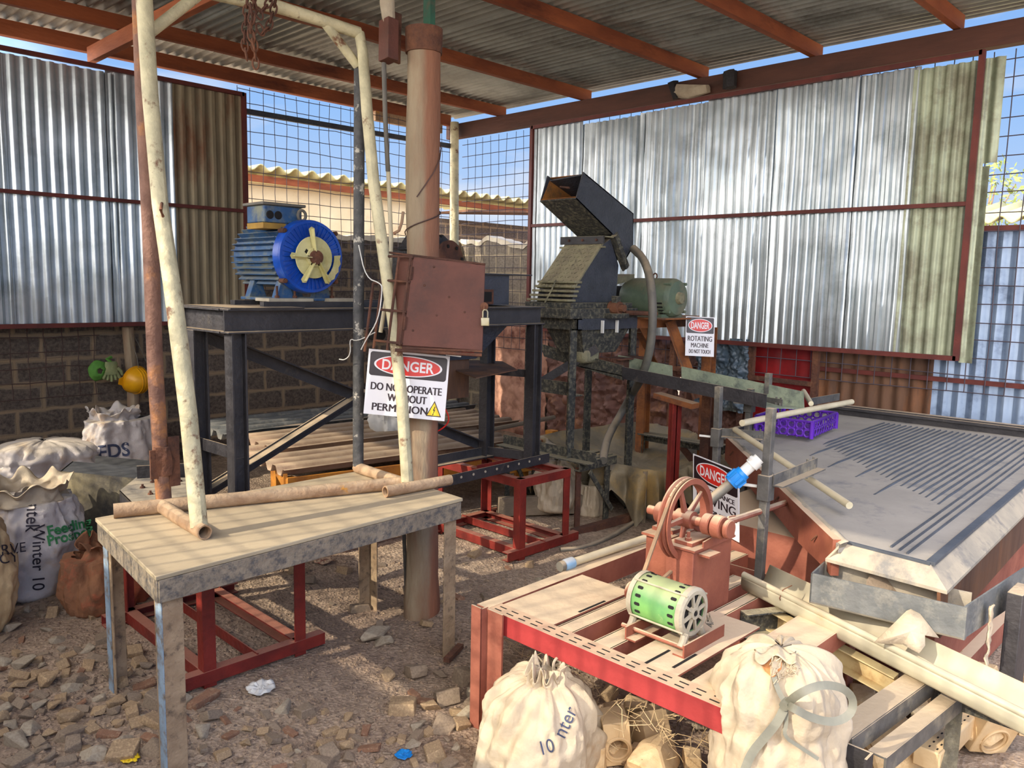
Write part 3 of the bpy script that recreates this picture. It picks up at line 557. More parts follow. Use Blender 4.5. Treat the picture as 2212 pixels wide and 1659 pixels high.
# chain
def chain():
    t=thing('lifting_chain','rusty steel chain looped over the top pipe of the gantry','chain',tuple(Py(555,100,3.18)))
    strands=[[(535,-14),(531,40),(528,92),(533,125)],[(552,-14),(546,45),(549,90),(552,125),(553,152)],[(598,-14),(590,25),(580,60),(566,72),(556,50)],[(545,-10),(560,30),(577,12),(590,-12)],[(540,0),(544,30),(541,70),(548,100)]]
    ch=0
    for si,s in enumerate(strands):
        P=[Py(x,y,3.16-.015*si) for x,y in s]; d=[0]
        for a,b in zip(P,P[1:]): d.append(d[-1]+(b-a).length)
        pos=0; k=0
        while pos<d[-1]:
            j=max(i for i in range(len(d)-1) if d[i]<=pos); f=(pos-d[j])/(d[j+1]-d[j]); c=P[j].lerp(P[j+1],f); tg=(P[j+1]-P[j]).normalized()
            sd=tg.cross(V((.6,.8,0))).normalized(); 
            if k%2: sd=tg.cross(sd).normalized()
            pts=[]
            for a in range(14):
                an=2*math.pi*a/14; pts.append(c+tg*(.024*math.cos(an)*1.0)+sd*(.0125*math.sin(an)))
            q=MB(); q.tube(pts,.0042,seg=6,closed=True); q.build('link',rustc,t); pos+=.034; k+=1
chain()
# pillar
def pillar():
    t=thing('pillar','thick weathered tree-trunk pillar in the centre with a rusty iron collar on top','pillar',(2.50,3.07,0))
    q=MB(); pts=[]; rr=[]
    for k in range(22):
        z=-.05+k*(2.92)/21; pts.append(V((2.50-.012*k/21+.008*noise.noise(V((z*1.3,0,0))),3.07+.008*noise.noise(V((0,z*1.5,4))),z))); rr.append(.079+.004*noise.noise(V((z*2,5,0)))+(.012 if k<2 else 0))
    q.tube(pts,rr,seg=28,jit=.06); q.build('trunk',pilm,t,ang=80)
    q=MB(); cz=Py(890,97,3.0).z; q.lathe((2.49,3.07,cz),(0,0,1),[(0,.086),(.11,.088),(.112,.06)],seg=24); q.build('iron_collar',rustc,t)
    q=MB(); q.bar((2.505,3.05,2.75),(2.505,3.05,3.66),.05,.03); q.build('green_post',greenp,t)
    q=MB(); hx=[]
    for k in range(40):
        a=k*.35; z=1.93+k*.011; hx.append((2.49+.085*math.cos(a+2.2),3.07+.085*math.sin(a+2.2),z))
    q.tube(hx[:16],.003,seg=5); hx=[(2.49+.085*math.cos(a*.5-2.6),3.07+.085*math.sin(a*.5-2.6),2.1+a*.06) for a in range(6)]; q.tube(hx,.003,seg=5)
    q.build('wire_wrap',wirem,t)
    q=MB(); q.tube([Py(850,505,2.95),Py(862,498,2.93),Py(868,480,2.92),Py(871,458,2.93)],.007,seg=8); q.build('branch_stub',polem,t)
pillar()
t=thing('hanging_bracket','red-brown steel bracket hanging left of the pillar top, stuffed with fibre','bracket',tuple(Pd(840,130,3.85)))
q=MB(); a=Pd(840,44,3.70);b=Pd(839,132,3.70); q.bar(a,b,.075,.06); q.build('sleeve',boxm,t,bev=.003)
q=MB(); q.tube([Pd(835,-60,3.70),Pd(836,10,3.70),Pd(840,50,3.70)],[.032,.034,.028],seg=12,jit=.3); q.build('fibre_wrap',palest,t)
q=MB(); q.bar(Pd(857,28,3.74),Pd(854,135,3.74),.012,.05); q.build('side_plate',rustc,t)
t=thing('conduit_pipe','thin conduit beside the pillar, grey above and white below','pipe',tuple(Pd(832,560,3.97)))
q=MB(); q.tube([Pd(829,130,3.72),Pd(832,250,3.77),Pd(838,370,3.86)],.011,seg=10); q.build('grey_pipe',hosem,t)
q=MB(); q.tube([Pd(838,355,3.86),Pd(845,520,3.90),Pd(842,600,3.92),Pd(822,718,3.95)],.0105,seg=10); q.build('white_pipe',cpvc,t)
q=MB(); q.lathe(Pd(815,722,3.99),(0,-1,0),[(-.05,.03),(.0,.035),(.03,.03)],seg=16); q.build('cable_gland',dark,t)
def wire_thing(lb,pts,r,mm,cat='wire',name='wire'):
    q=MB(); 
    # smooth the polyline
    P=[V(p) for p in pts]
    for _ in range(2):
        N2=[P[0]]
        for a,b in zip(P,P[1:]): N2+= [a.lerp(b,.25),a.lerp(b,.75)]
        N2.append(P[-1]); P=N2
    q.tube(P,r,seg=8); return q.build(name,mm,cat=cat,label=lb)
wire_thing('thin curly wire tied round the gantry legs left of the brown box',[Px(775,530,2.26),Px(790,600,2.2),Px(823,612,2.2),Px(826,625,2.2),Px(818,690,2.2),Px(790,735,2.2),Px(780,755,2.2)],.0028,whitepl)
wire_thing('thin pale wire end curling near the dark gantry leg',[Px(810,718,2.24),Px(770,738,2.24),Px(755,730,2.24),Px(758,765,2.24),Px(745,778,2.24),Px(733,776,2.24)],.0025,whitepl)
wire_thing('thin red cable dangling below the large danger sign',[Pd(960,880,3.95),Pd(970,900,3.97),Pd(968,915,3.98),Pd(950,930,4.0),Pd(932,935,4.02)],.0035,signr,'cable','cable')
# brown enclosure
def enclosure():
    t=thing('electrical_enclosure','red-brown locked metal box mounted on the pillar above the large danger sign','box',tuple(Pd(955,765,3.88)))
    TL,TR,BR,BL=Pd(893,556,3.69),Pd(1048,573,3.69),Pd(1042,757,3.69),Pd(869,746,3.69)
    n=(TR-TL).cross(BL-TL).normalized(); 
    if n.dot(CAM-TL)<0: n=-n
    q=MB(); q.prism([TL,TR,BR,BL],-n*.008); q.build('door',boxm,t,bev=.002)
    b=V((0.01,.13,0)); q=MB(); s=-n*.012
    q.prism([TL+s,TL+s+b,BL+s+b,BL+s],(TR-TL).normalized()*.004); q.prism([TL+s,TR+s,TR+s+b,TL+s+b],(TR-TL).cross(b).normalized()*.004); q.prism([TR+s,TR+s+b,BR+s+b,BR+s],-(TR-TL).normalized()*.004); q.prism([TL+s+b,TR+s+b,BR+s+b,BL+s+b],n*.004); q.prism([BL+s,BR+s,BR+s+b,BL+s+b],V((0,0,-.004)))
    q.build('body',boxm,t)
    q=MB(); u=(TR-TL).normalized(); d=(BL-TL).normalized(); l=-u*.035; back=b
    for f in (0.0,.28,.62,.98):
        p=TL+(BL-TL)*f; q.tube([p+n*.004,p-u*.045+back*.3],.006,seg=6); q.tube([p-u*.045+back*.3,p-u*.06+back],.006,seg=6)
    q.tube([TL-u*.012,BL-u*.012],.007,seg=6); q.tube([TL-u*.045+back*.3,BL-u*.045+back*.3+d*.03],.007,seg=6); q.tube([TL-u*.06+back,BL-u*.06+back+d*.03],.007,seg=6); q.tube([TL-u*.1+back+d*.13,BL-u*.1+back+d*.05],.007,seg=6); q.tube([TL-u*.1+back+d*.13,TL-u*.04+back+d*.13],.007,seg=6)
    q.tube([BL+d*.025-u*.03,BR+d*.022],.008,seg=6); q.tube([BL+d*.012,BR+d*.005],.006,seg=6)
    q.tube([TL-u*.06+back-d*.02,TR-d*.004],.005,seg=6)
    q.build('cage_bars',rustc,t)
    for f in (.18,.75): q=MB(); q.bar(TL+(BL-TL)*f+n*.004-d*.03,TL+(BL-TL)*f+n*.004+d*.03,.012,.012); q.build('hinge',rustc,t)
    for fx,fy in ((.3,.08),(.56,.40),(.42,.62),(.8,.55),(.12,.82),(.2,.3)):
        c=TL.lerp(TR,fx)+(BL-TL)*fy; q=MB(); q.lathe(c,n,[(0,.006),(.003,.004)],seg=8); q.build('rivet',rustc,t)
    q=MB(); c=Pd(1046,662,3.69); q.lathe(c,n,[(-.004,.02),(.006,.018)],seg=14); q.tube([c,c+n*.02,c+n*.02-V((0,0,.02))],.005,seg=6); q.build('hasp',rustc,t)
    q=MB(); c=Pd(1010,762,3.72); q.bar(c-u*.03,c+u*.03,.03,.02); q.build('red_switch',signr,t)
    q=MB(); c=Pd(978,764,3.72); q.bar(c-u*.03,c+u*.04,.03,.02); q.build('white_switch',whitepl,t)
    p=thing('padlock','steel padlock hanging from the brown enclosure door','padlock',tuple(Pd(1049,700,3.66)))
    q=MB(); c=Pd(1048,695,3.66); q.bar(c+V((0,0,.019)),c-V((0,0,.019)),.038,.015,up=tuple(n)); q.build('lock_body',brass,p,bev=.003)
    q=MB(); pts=[c+u*.011+V((0,0,.015)),c+u*.011+V((0,0,.045)),c+u*.006+V((0,0,.054)),c-u*.006+V((0,0,.054)),c-u*.011+V((0,0,.045)),c-u*.011+V((0,0,.015))]; q.tube(pts,.0032,seg=8); q.build('shackle',brass,p)
enclosure()
# ---------------- signs
def sign(lb,TL,TR,BL,ratio,lines,hfrac,oval=(.5,.9,.78),tri=False,dfs=.155):
    """flat printed sign: affine frame from three corners; v measured down 0..1, u 0..1"""
    t=thing('danger_sign',lb,'sign',tuple(BL.lerp(TR,.5)))
    U=TR-TL; D=BL-TL; n=U.cross(D).normalized()
    if n.dot(CAM-TL)<0: n=-n
    def P(u,v,l=0): return TL+U*u+D*v+n*l
    q=MB(); q.prism([P(0,0),P(1,0),P(1,1),P(0,1)],-n*.004); q.build('plate',signw,t)
    def rr(u0,v0,u1,v1,r,l,rt):  # rounded rect
        pts=[]; ru=r; rv=r*rt
        for cx,cy,a0 in ((u1-ru,v0+rv,-90),(u1-ru,v1-rv,0),(u0+ru,v1-rv,90),(u0+ru,v0+rv,180)):
            for k in range(5):
                a=math.radians(a0+k*22.5); pts.append(P(cx+ru*math.cos(a),cy+rv*math.sin(a),l))
        return pts
    q=MB(); q.prism(rr(.025,.025*ratio,.975,hfrac,.035,.0004,ratio),n*.0006); q.build('header',signb,t)
    cu,cv=.5,.025*ratio+(hfrac-.025*ratio)/2; au,av=.42,(hfrac-.02)/2*.84
    for k,(mm,nm,l) in enumerate(((signw,'oval_border',.0012),(signr,'oval',.0020))):
        s=1 if k==0 else .94; q=MB(); q.prism([P(cu+au*s*math.cos(a*math.pi/24),cv+av*(s if k==0 else .90)*math.sin(a*math.pi/24),l) for a in range(48)],n*.0005); q.build(nm,mm,t)
    def txt(s,u,v,h,sx,mm,nm,bold=.02,l=.003,align='CENTER'):
        vs,fs=text2d(s,1.,1.,bold,align)
        x0=min(p.x for p in vs); x1=max(p.x for p in vs); y0=min(p.y for p in vs); y1=max(p.y for p in vs)
        pts=[P(u+(p.x-(x0+x1)/2)/(x1-x0)*sx, v-(p.y-(y0+y1)/2)/(y1-y0)*h, l) for p in vs]
        q=MB(); q.add(pts,fs)
        if nm=='lettering':
            for sh in (-.0045,.0045): q.add([p+U*sh+n*.0002 for p in pts],fs)
        q.build(nm,mm,t,recalc=False)
    txt('DANGER',cu,cv,av*1.02,.64,signw,'danger_word',.022)
    for s,u,v,h,w in lines: txt(s,u,v,h,w,signi,'lettering',.0,.0012)
    if tri:
        q=MB(); c=(.86,.845); 
        def T(s,l): return [P(c[0]+s*math.cos(a)*.098,c[1]+.02+s*math.sin(a)*.098*ratio*1.15,l) for a in (math.radians(-90),math.radians(30),math.radians(150))]
        q.prism(T(1.12,.0006),n*.0004); q.build('warning_border',signb,t)
        q=MB(); q.prism(T(.92,.0014),n*.0004); q.build('warning_triangle',signy,t)
        q=MB(); zz=[(.01,-.055),(-.02,.012),(.0,.008),(-.012,.06),(-.018,.05),(-.02,.085),(.004,.066),(-.005,.062),(.022,-.008),(.004,-.003),(.022,-.055)]
        q.add([P(c[0]+a*.8,c[1]+.0+b*.8*ratio,.0022) for a,b in zz],[tuple(range(len(zz)))]); q.build('lightning_bolt',signb,t,recalc=False)
    return t
d=3.835
sign('large danger sign reading do not operate without permission, hanging on the central pillar',Pd(797,753,d),Pd(972,770,d),Pd(785,893,d),1.28,[('DO NOT OPERATE',.5,.56,.115,.87),('WITHOUT',.52,.715,.115,.48),('PERMISSION',.44,.875,.115,.68)],.40,tri=True)
d=6.2
sign('small danger sign reading rotating machine do not touch, below the green motor',Pd(1482,683,d),Pd(1544,686,d),Pd(1480,768,d),.76,[('ROTATING',.5,.555,.13,.84),('MACHINE',.5,.725,.115,.60),('DO NOT TOUCH',.5,.88,.10,.74)],.42)
a=Px(1497,978,3.95); b=Px(1497,1122,3.95); c=Py(1595,1018,a.y-.28)
sign('leaning danger sign reading keep distance moving equipment, behind the flywheel',Pd(1497,980,4.15),Pd(1596,1019,3.75),Pd(1497,1118,4.15),.62,[('KEEP DISTANCE',.52,.47,.07,.8),('MOVING',.52,.60,.13,.84),('EQUIPMENT',.5,.79,.12,.92)],.385)
# ============================================================ RED STANDS
def stand(lb,x0,x1,y0,y1,h,seed,back=0):
    t=thing('red_steel_stand',lb,'stand',((x0+x1)/2,(y0+y1)/2,0)); w=.055
    for x,sx in ((x0,1),(x1,-1)):
        for y,sy in ((y0,1),(y1,-1)):
            q=MB(); L=[(0,0),(w*sx,0),(w*sx,.006*sy),(.006*sx,.006*sy),(.006*sx,w*sy),(0,w*sy)]
            q.prism([V((x+a,y+b,-.0)) for a,b in L],(0,0,h-.01)); q.build('leg',redst,t,bev=.001)
    for z,nm in ((h-.03,'top_frame'),(.045,'bottom_frame')):
        q=MB(); ex=.0 if z>.2 else .10
        hh=.055
        q.chan((x0-ex,y0-.003,z),(x1+ex,y0-.003,z),.05,hh,.006,fx=-1); q.chan((x1+ex,y1+.003,z),(x0-ex,y1+.003,z),.05,hh,.006,fx=-1)
        q.chan((x0-.002,y1,z),(x0-.002,y0,z),.05,hh,.006,fx=-1); q.chan((x1+.002,y0,z),(x1+.002,y1,z),.05,hh,.006,fx=-1)
        q.build(nm,redst,t,bev=.001)
    q=MB(); q.angle(((x0+x1)/2,y0,.03),((x0+x1)/2,y1,.03),.05,.006); q.build('cross_bar',redst,t)
    q=MB(); q.angle((x0,(y0+y1)/2,h-.03),(x1,(y0+y1)/2,h-.03),.05,.006); q.build('cross_bar',redst,t)
stand('dark red welded steel stand in the shade under the workbench',1.38,1.86,3.12,4.02,.50,1)
stand('dark red welded steel stand in the sun right of the pillar',3.48,3.95,3.33,4.12,.52,2)
# ============================================================ BLACK FRAME WITH BLUE MOTOR
def mframe():
    t=thing('motor_stand','tall black steel frame carrying the blue motor, standing on the two red stands','frame',(2.8,3.75,.53))
    xl,xr,yf,yb=1.71,3.83,3.55,3.93; zt=1.565; h=.115
    q=MB(); q.ibeam((xl-.0,yf,zt-h/2),(xr+.03,yf,zt-h/2),.09,h); q.build('front_beam',blackst,t,bev=.0015)
    q=MB(); q.ibeam((xl,yb+.12,zt-h/2),(xr,yb+.12,zt-h/2),.09,h); q.build('back_beam',blackst,t)
    q=MB(); q.ibeam((xl+.04,yf+.04,zt-h/2),(xl+.04,yb+.2,zt-h/2),.09,h); q.build('side_beam',blackst,t)
    q=MB(); q.ibeam((xr-.04,yf+.04,zt-h/2),(xr-.04,yb+.2,zt-h/2),.09,h); q.build('side_beam',blackst,t)
    for x,y,z0 in ((xl+.06,yf+.01,.53),(xr-.02,yf,.56),(xl+.03,yb-.03,.50),(3.71,yb-.05,.53)):
        q=MB(); q.ibeam((x,y,z0),(x,y,zt-h),.075,.075,up=(1,0,0)); q.build('leg',blackst,t,bev=.001)
    q=MB(); q.bar(Py(430,722,yb),Py(1052,968,yb),.008,.06,up=(0,0,1)); q.bar(Py(430,722,yb)+V((0,-.03,.03)),Py(1052,968,yb)+V((0,-.03,.03)),.06,.007); q.build('diagonal_brace',blackst,t)
    q=MB(); q.bar(Py(446,1062,yb+.01),Py(790,846,yb+.01),.008,.07); q.bar(Py(446,1058,yb-.02),Py(790,842,yb-.02),.07,.007); q.build('diagonal_brace',blackst,t)
    q=MB(); z=.85; q.angle((xl+.04,yf,z),(xl+.02,yb,z),.06,.006); q.build('side_rail',blackst,t)
    q=MB(); z=1.10; q.angle((3.83,yf,z),(3.72,yb-.05,z),.05,.006); q.build('side_rail',blackst,t)
    q=MB(); q.angle((3.84,yf-.02,.545),(3.70,yb,.545),.06,.006); q.angle((3.2,yb-.04,.545),(3.75,yb-.04,.545),.06,.006); q.build('foot_rail',blackst,t)
    q=MB(); q.box((1.72,3.5,zt),(2.1,4.0,zt+.006)); q.build('top_plate',blackst,t)
    q=MB(); q.box((1.95,3.62,zt),(3.3,3.66,zt+.03)); q.box((1.95,3.92,zt),(3.3,3.97,zt+.03)); q.build('motor_rail',blackst,t)
    t2=thing('drilled_angle','black angle bar with a row of bolt holes lying on the sunny red stand','bar',(3.3,3.47,.53))
    q=MB(); a=V((2.72,3.44,.532)); b=V((3.93,3.50,.532)); q.angle(a,b,.075,.006,fx=-1,h=.062); q.build('angle',blackst,t2)
    for k in range(8):
        f=.32+.085*k; c=a.lerp(b,f)+V((0,-.0015,.037)); q=MB(); q.lathe(c,(0,1,0),[(-.001,.008),(.001,.008)],seg=10); q.build('bolt_hole',palest,t2)
mframe()
def motor_blue():
    c=V((2.222,3.63,1.822)); ax=V((0.0,1,0)); t=thing('electric_motor','large bright blue electric motor with an exposed broken fan, on the black frame','motor',(2.22,3.85,1.6))
    R0=.18
    q=MB(); q.lathe(c+ax*.06,ax,[(0,.158),(.46,.158),(.50,.12)],seg=40); q.build('stator_body',bluedirty,t)
    q=MB(); n=36
    for k in range(n):
        a=2*math.pi*k/n
        if abs(math.degrees(a)-270)<38: continue
        d=V((math.cos(a),0,math.sin(a))); q.bar(c+ax*.08+d*.170,c+ax*.50+d*.170,.005,.034,up=tuple(d))
    q.build('cooling_fins',bluedirty,t)
    q=MB(); q.lathe(c,ax,[(.0,.150),(.0,.172),(.008,.184),(.055,.187),(.065,.18),(.065,.16)],seg=48); q.build('end_shield',blue,t)
    q=MB()
    for k in range(40):
        a=2*math.pi*k/40; d=V((math.cos(a),0,math.sin(a))); s=.112 if k%5 else .10
        q.bar(c+d*s-ax*.003,c+d*.166-ax*.003,.004,.010,up=tuple(ax))
    q.lathe(c-ax*.004,ax,[(0,.166),(0,.180),(.01,.184)],seg=48,cap=False)
    q.build('shield_ribs',blue,t)
    for a in (40,140,220,320):
        q=MB(); a=math.radians(a); d=V((math.cos(a),0,math.sin(a))); q.lathe(c+d*.192+ax*.0,ax,[(0,.012),(.05,.012)],seg=10); q.lathe(c+d*.192-ax*.006,ax,[(0,.008),(.006,.008)],seg=6); q.build('lug_bolt',rustc,t)
    # fan: disc with blades
    fc=c-ax*.028+V((.0,0,-.004)); q=MB(); q.lathe(fc,ax,[(0,.104),(.005,.106)],seg=40); 
    q.lathe(fc-ax*.012,ax,[(0,.046),(.015,.050)],seg=24)
    for k,(an,ln) in enumerate(((98,.10),(178,.08),(240,.09),(300,.095))):
        a=math.radians(an); d=V((math.cos(a),0,math.sin(a))); s=V((-d.z,0,d.x))
        p0=fc-ax*.012+d*.03; p1=fc-ax*.012+d*(.088+ln*.55)
        q.prism([p0-s*.006,p0+s*.006,p1+s*.016,p1+d*.01,p1-s*.016],-ax*.020 if False else ax*.004)
        q.prism([p0,p1,p1-ax*.024,p0-ax*.02],s*.004)
    # torn rim fragment at right
    arc=[]
    for k in range(9):
        a=math.radians(-58+k*8); arc.append(fc+V((math.cos(a),0,math.sin(a)))*(.150 if k%2 else .158))
    for k in range(8,-1,-1):
        a=math.radians(-58+k*8); arc.append(fc+V((math.cos(a),0,math.sin(a)))*.118)
    q.prism(arc,ax*.004); a=math.radians(-58); q.bar(fc+V((math.cos(a),0,math.sin(a)))*.05,fc+V((math.cos(a),0,math.sin(a)))*.11,.02,.004,up=tuple(ax))
    q.build('cooling_fan',fanm,t)
    q=MB(); q.lathe(fc-ax*.03,ax,[(0,.028),(.002,.035),(.03,.036)],seg=22); q.build('shaft_hub',rustc,t)
    q=MB(); h0=fc-ax*.0012+V((-.045,0,.028)); q.prism([h0+V((-.012,0,-.002)),h0+V((.002,0,-.014)),h0+V((.013,0,.001)),h0+V((-.001,0,.014))],-ax*.001); q.build('fan_hole',dark,t)
    # terminal box
    b=V((2.12,3.78,1.985)); q=MB(); q.box(b+V((-.105,-.06,0)),b+V((.105,.12,.085))); tb=q.build('terminal_box',bluedirty,t,bev=.006)
    q=MB(); q.box(b+V((-.12,-.075,.085)),b+V((.12,.135,.10))); q.build('box_lid',hosem,tb,bev=.004)
    q=MB()
    for xx in (-.075,-.03): q.lathe(b+V((xx,-.0615,.038)),(0,1,0),[(-.004,.018),(0,.021)],seg=16)
    q.build('cable_hole',dark,tb)
    q=MB(); q.box(b+V((-.115,-.065,-.03)),b+V((.06,.10,-.002))); q.build('box_gasket',mat('dull_yellow_paint',(176,140,60),(140,108,56)),tb)
    q=MB(); e=b+V((.095,-.075,.045)); q.tube([e+V((.022*math.cos(k*math.pi/8),0,.026*math.sin(k*math.pi/8))) for k in range(16)],.008,seg=8,closed=True); q.build('lifting_eye',hosem,t)
    # feet
    q=MB()
    for s in (-1,1):
        x=2.222+s*.11
        q.prism([V((x-.055,3.70,1.597)),V((x+.055,3.70,1.597)),V((x+.02,3.70,1.70)),V((x-.045*0-.02,3.70,1.70))],(0,.05,0)); q.prism([V((x-.055,3.98,1.597)),V((x+.055,3.98,1.597)),V((x+.02,3.98,1.70)),V((x-.02,3.98,1.70))],(0,.05,0)); q.box((x-.065,3.68,1.597),(x+.065,4.05,1.612))
    q.build('foot_bracket',bluedirty,t,bev=.003)
    for x in (2.06,2.16,2.38): q=MB(); q.lathe((x,3.69,1.612),(0,0,1),[(0,.012),(.012,.012),(.012,.006),(.06,.006)],seg=8); q.build('foot_bolt',rustc,t)
    q=MB(); q.box((2.0,3.66,1.595),(2.25,3.80,1.61)); q.box((2.33,3.64,1.595),(2.5,3.76,1.612)); q.build('packing_plate',alu,t)
motor_blue()
def gear():
    t=thing('gear_unit','dirty black gear unit with a drilled round flange, half hidden behind the brown box','machine',(3.2,3.85,1.58))
    q=MB(); q.lathe((3.13,3.62,1.72),(.25,-.97,.05),[(0,.135),(.02,.137),(.022,.13)],seg=36); q.build('round_flange',rustc,t)
    for k in range(8):
        q=MB(); a=k*math.pi/4+.3; q.lathe(V((3.135,3.598,1.72))+V((.105*math.cos(a),0.02*math.cos(a),.105*math.sin(a))),(.25,-.97,.05),[(-.002,.011),(.003,.011)],seg=10); q.build('bolt_hole',dark,t)
    q=MB(); q.box((3.0,3.75,1.475),(3.3,4.05,1.80)); q.prism([V((2.98,3.72,1.80)),V((3.08,3.72,1.93)),V((3.17,3.72,1.87)),V((3.10,3.72,1.78))],(0,.2,0)); q.prism([V((3.14,3.74,1.80)),V((3.19,3.74,1.90)),V((3.26,3.74,1.85)),V((3.24,3.74,1.76))],(0,.2,0)); q.build('gear_housing',mat('oily_black',(56,54,56),(38,38,42),(96,90,80),sc=20,th=.6,rough=.6,bump=.5),t,bev=.006)
    q=MB()
    for k in range(6): q.tube([(2.88+.03*k,3.66,1.70+.006*k),(2.98+.028*k,3.70,1.84)],.007,seg=6)
    q.build('studs',mat('greasy_rod',(120,112,100),(80,74,68),rough=.5),t)
    q=MB(); q.tube([(3.30,3.55,1.71),(3.30,3.62,1.71)],.026,seg=18); q.build('shaft_end',alu,t)
    t.location.z+=.095
    t=thing('feed_hopper','dark navy steel box hopper with a tapered chute below, right of the brown box','hopper',(3.5,3.8,1.3))
    q=MB(); q.box((3.33,3.60,1.575),(3.62,4.0,1.76)); q.box((3.30,3.57,1.76),(3.80,4.05,1.768)); q.build('upper_box',navy,t,bev=.002)
    q=MB(); q.box((3.30,3.585,1.58),(3.47,3.602,1.67)); q.build('window_plate',rustc,t); q=MB(); q.box((3.32,3.58,1.595),(3.45,3.586,1.655)); q.build('inspection_opening',dark,t)
    q=MB(); q.add([(3.12,3.60,1.45),(3.62,3.60,1.45),(3.62,3.95,1.45),(3.12,3.95,1.45),(3.12,3.66,1.24),(3.40,3.66,1.24),(3.40,3.9,1.24),(3.12,3.9,1.24)],[(0,1,5,4),(1,2,6,5),(2,3,7,6),(3,0,4,7),(0,3,2,1),(4,5,6,7)]); q.build('tapered_chute',navy,t)
    q=MB(); q.box((3.15,3.68,1.0),(3.36,3.88,1.24)); q.build('outlet_spout',rustiron,t)
    t=thing('deflector_plate','thin brown steel plate sticking out to the right of the large danger sign','plate',(3.2,3.6,1.15))
    z=1.17; q=MB(); q.prism([Pz(978,778,z),Pz(1085,782,z-.0),Pz(1118,800,z),Pz(1028,818,z),Pz(985,802,z)],(0,0,.006)); q.build('plate',rustiron,t)
gear()
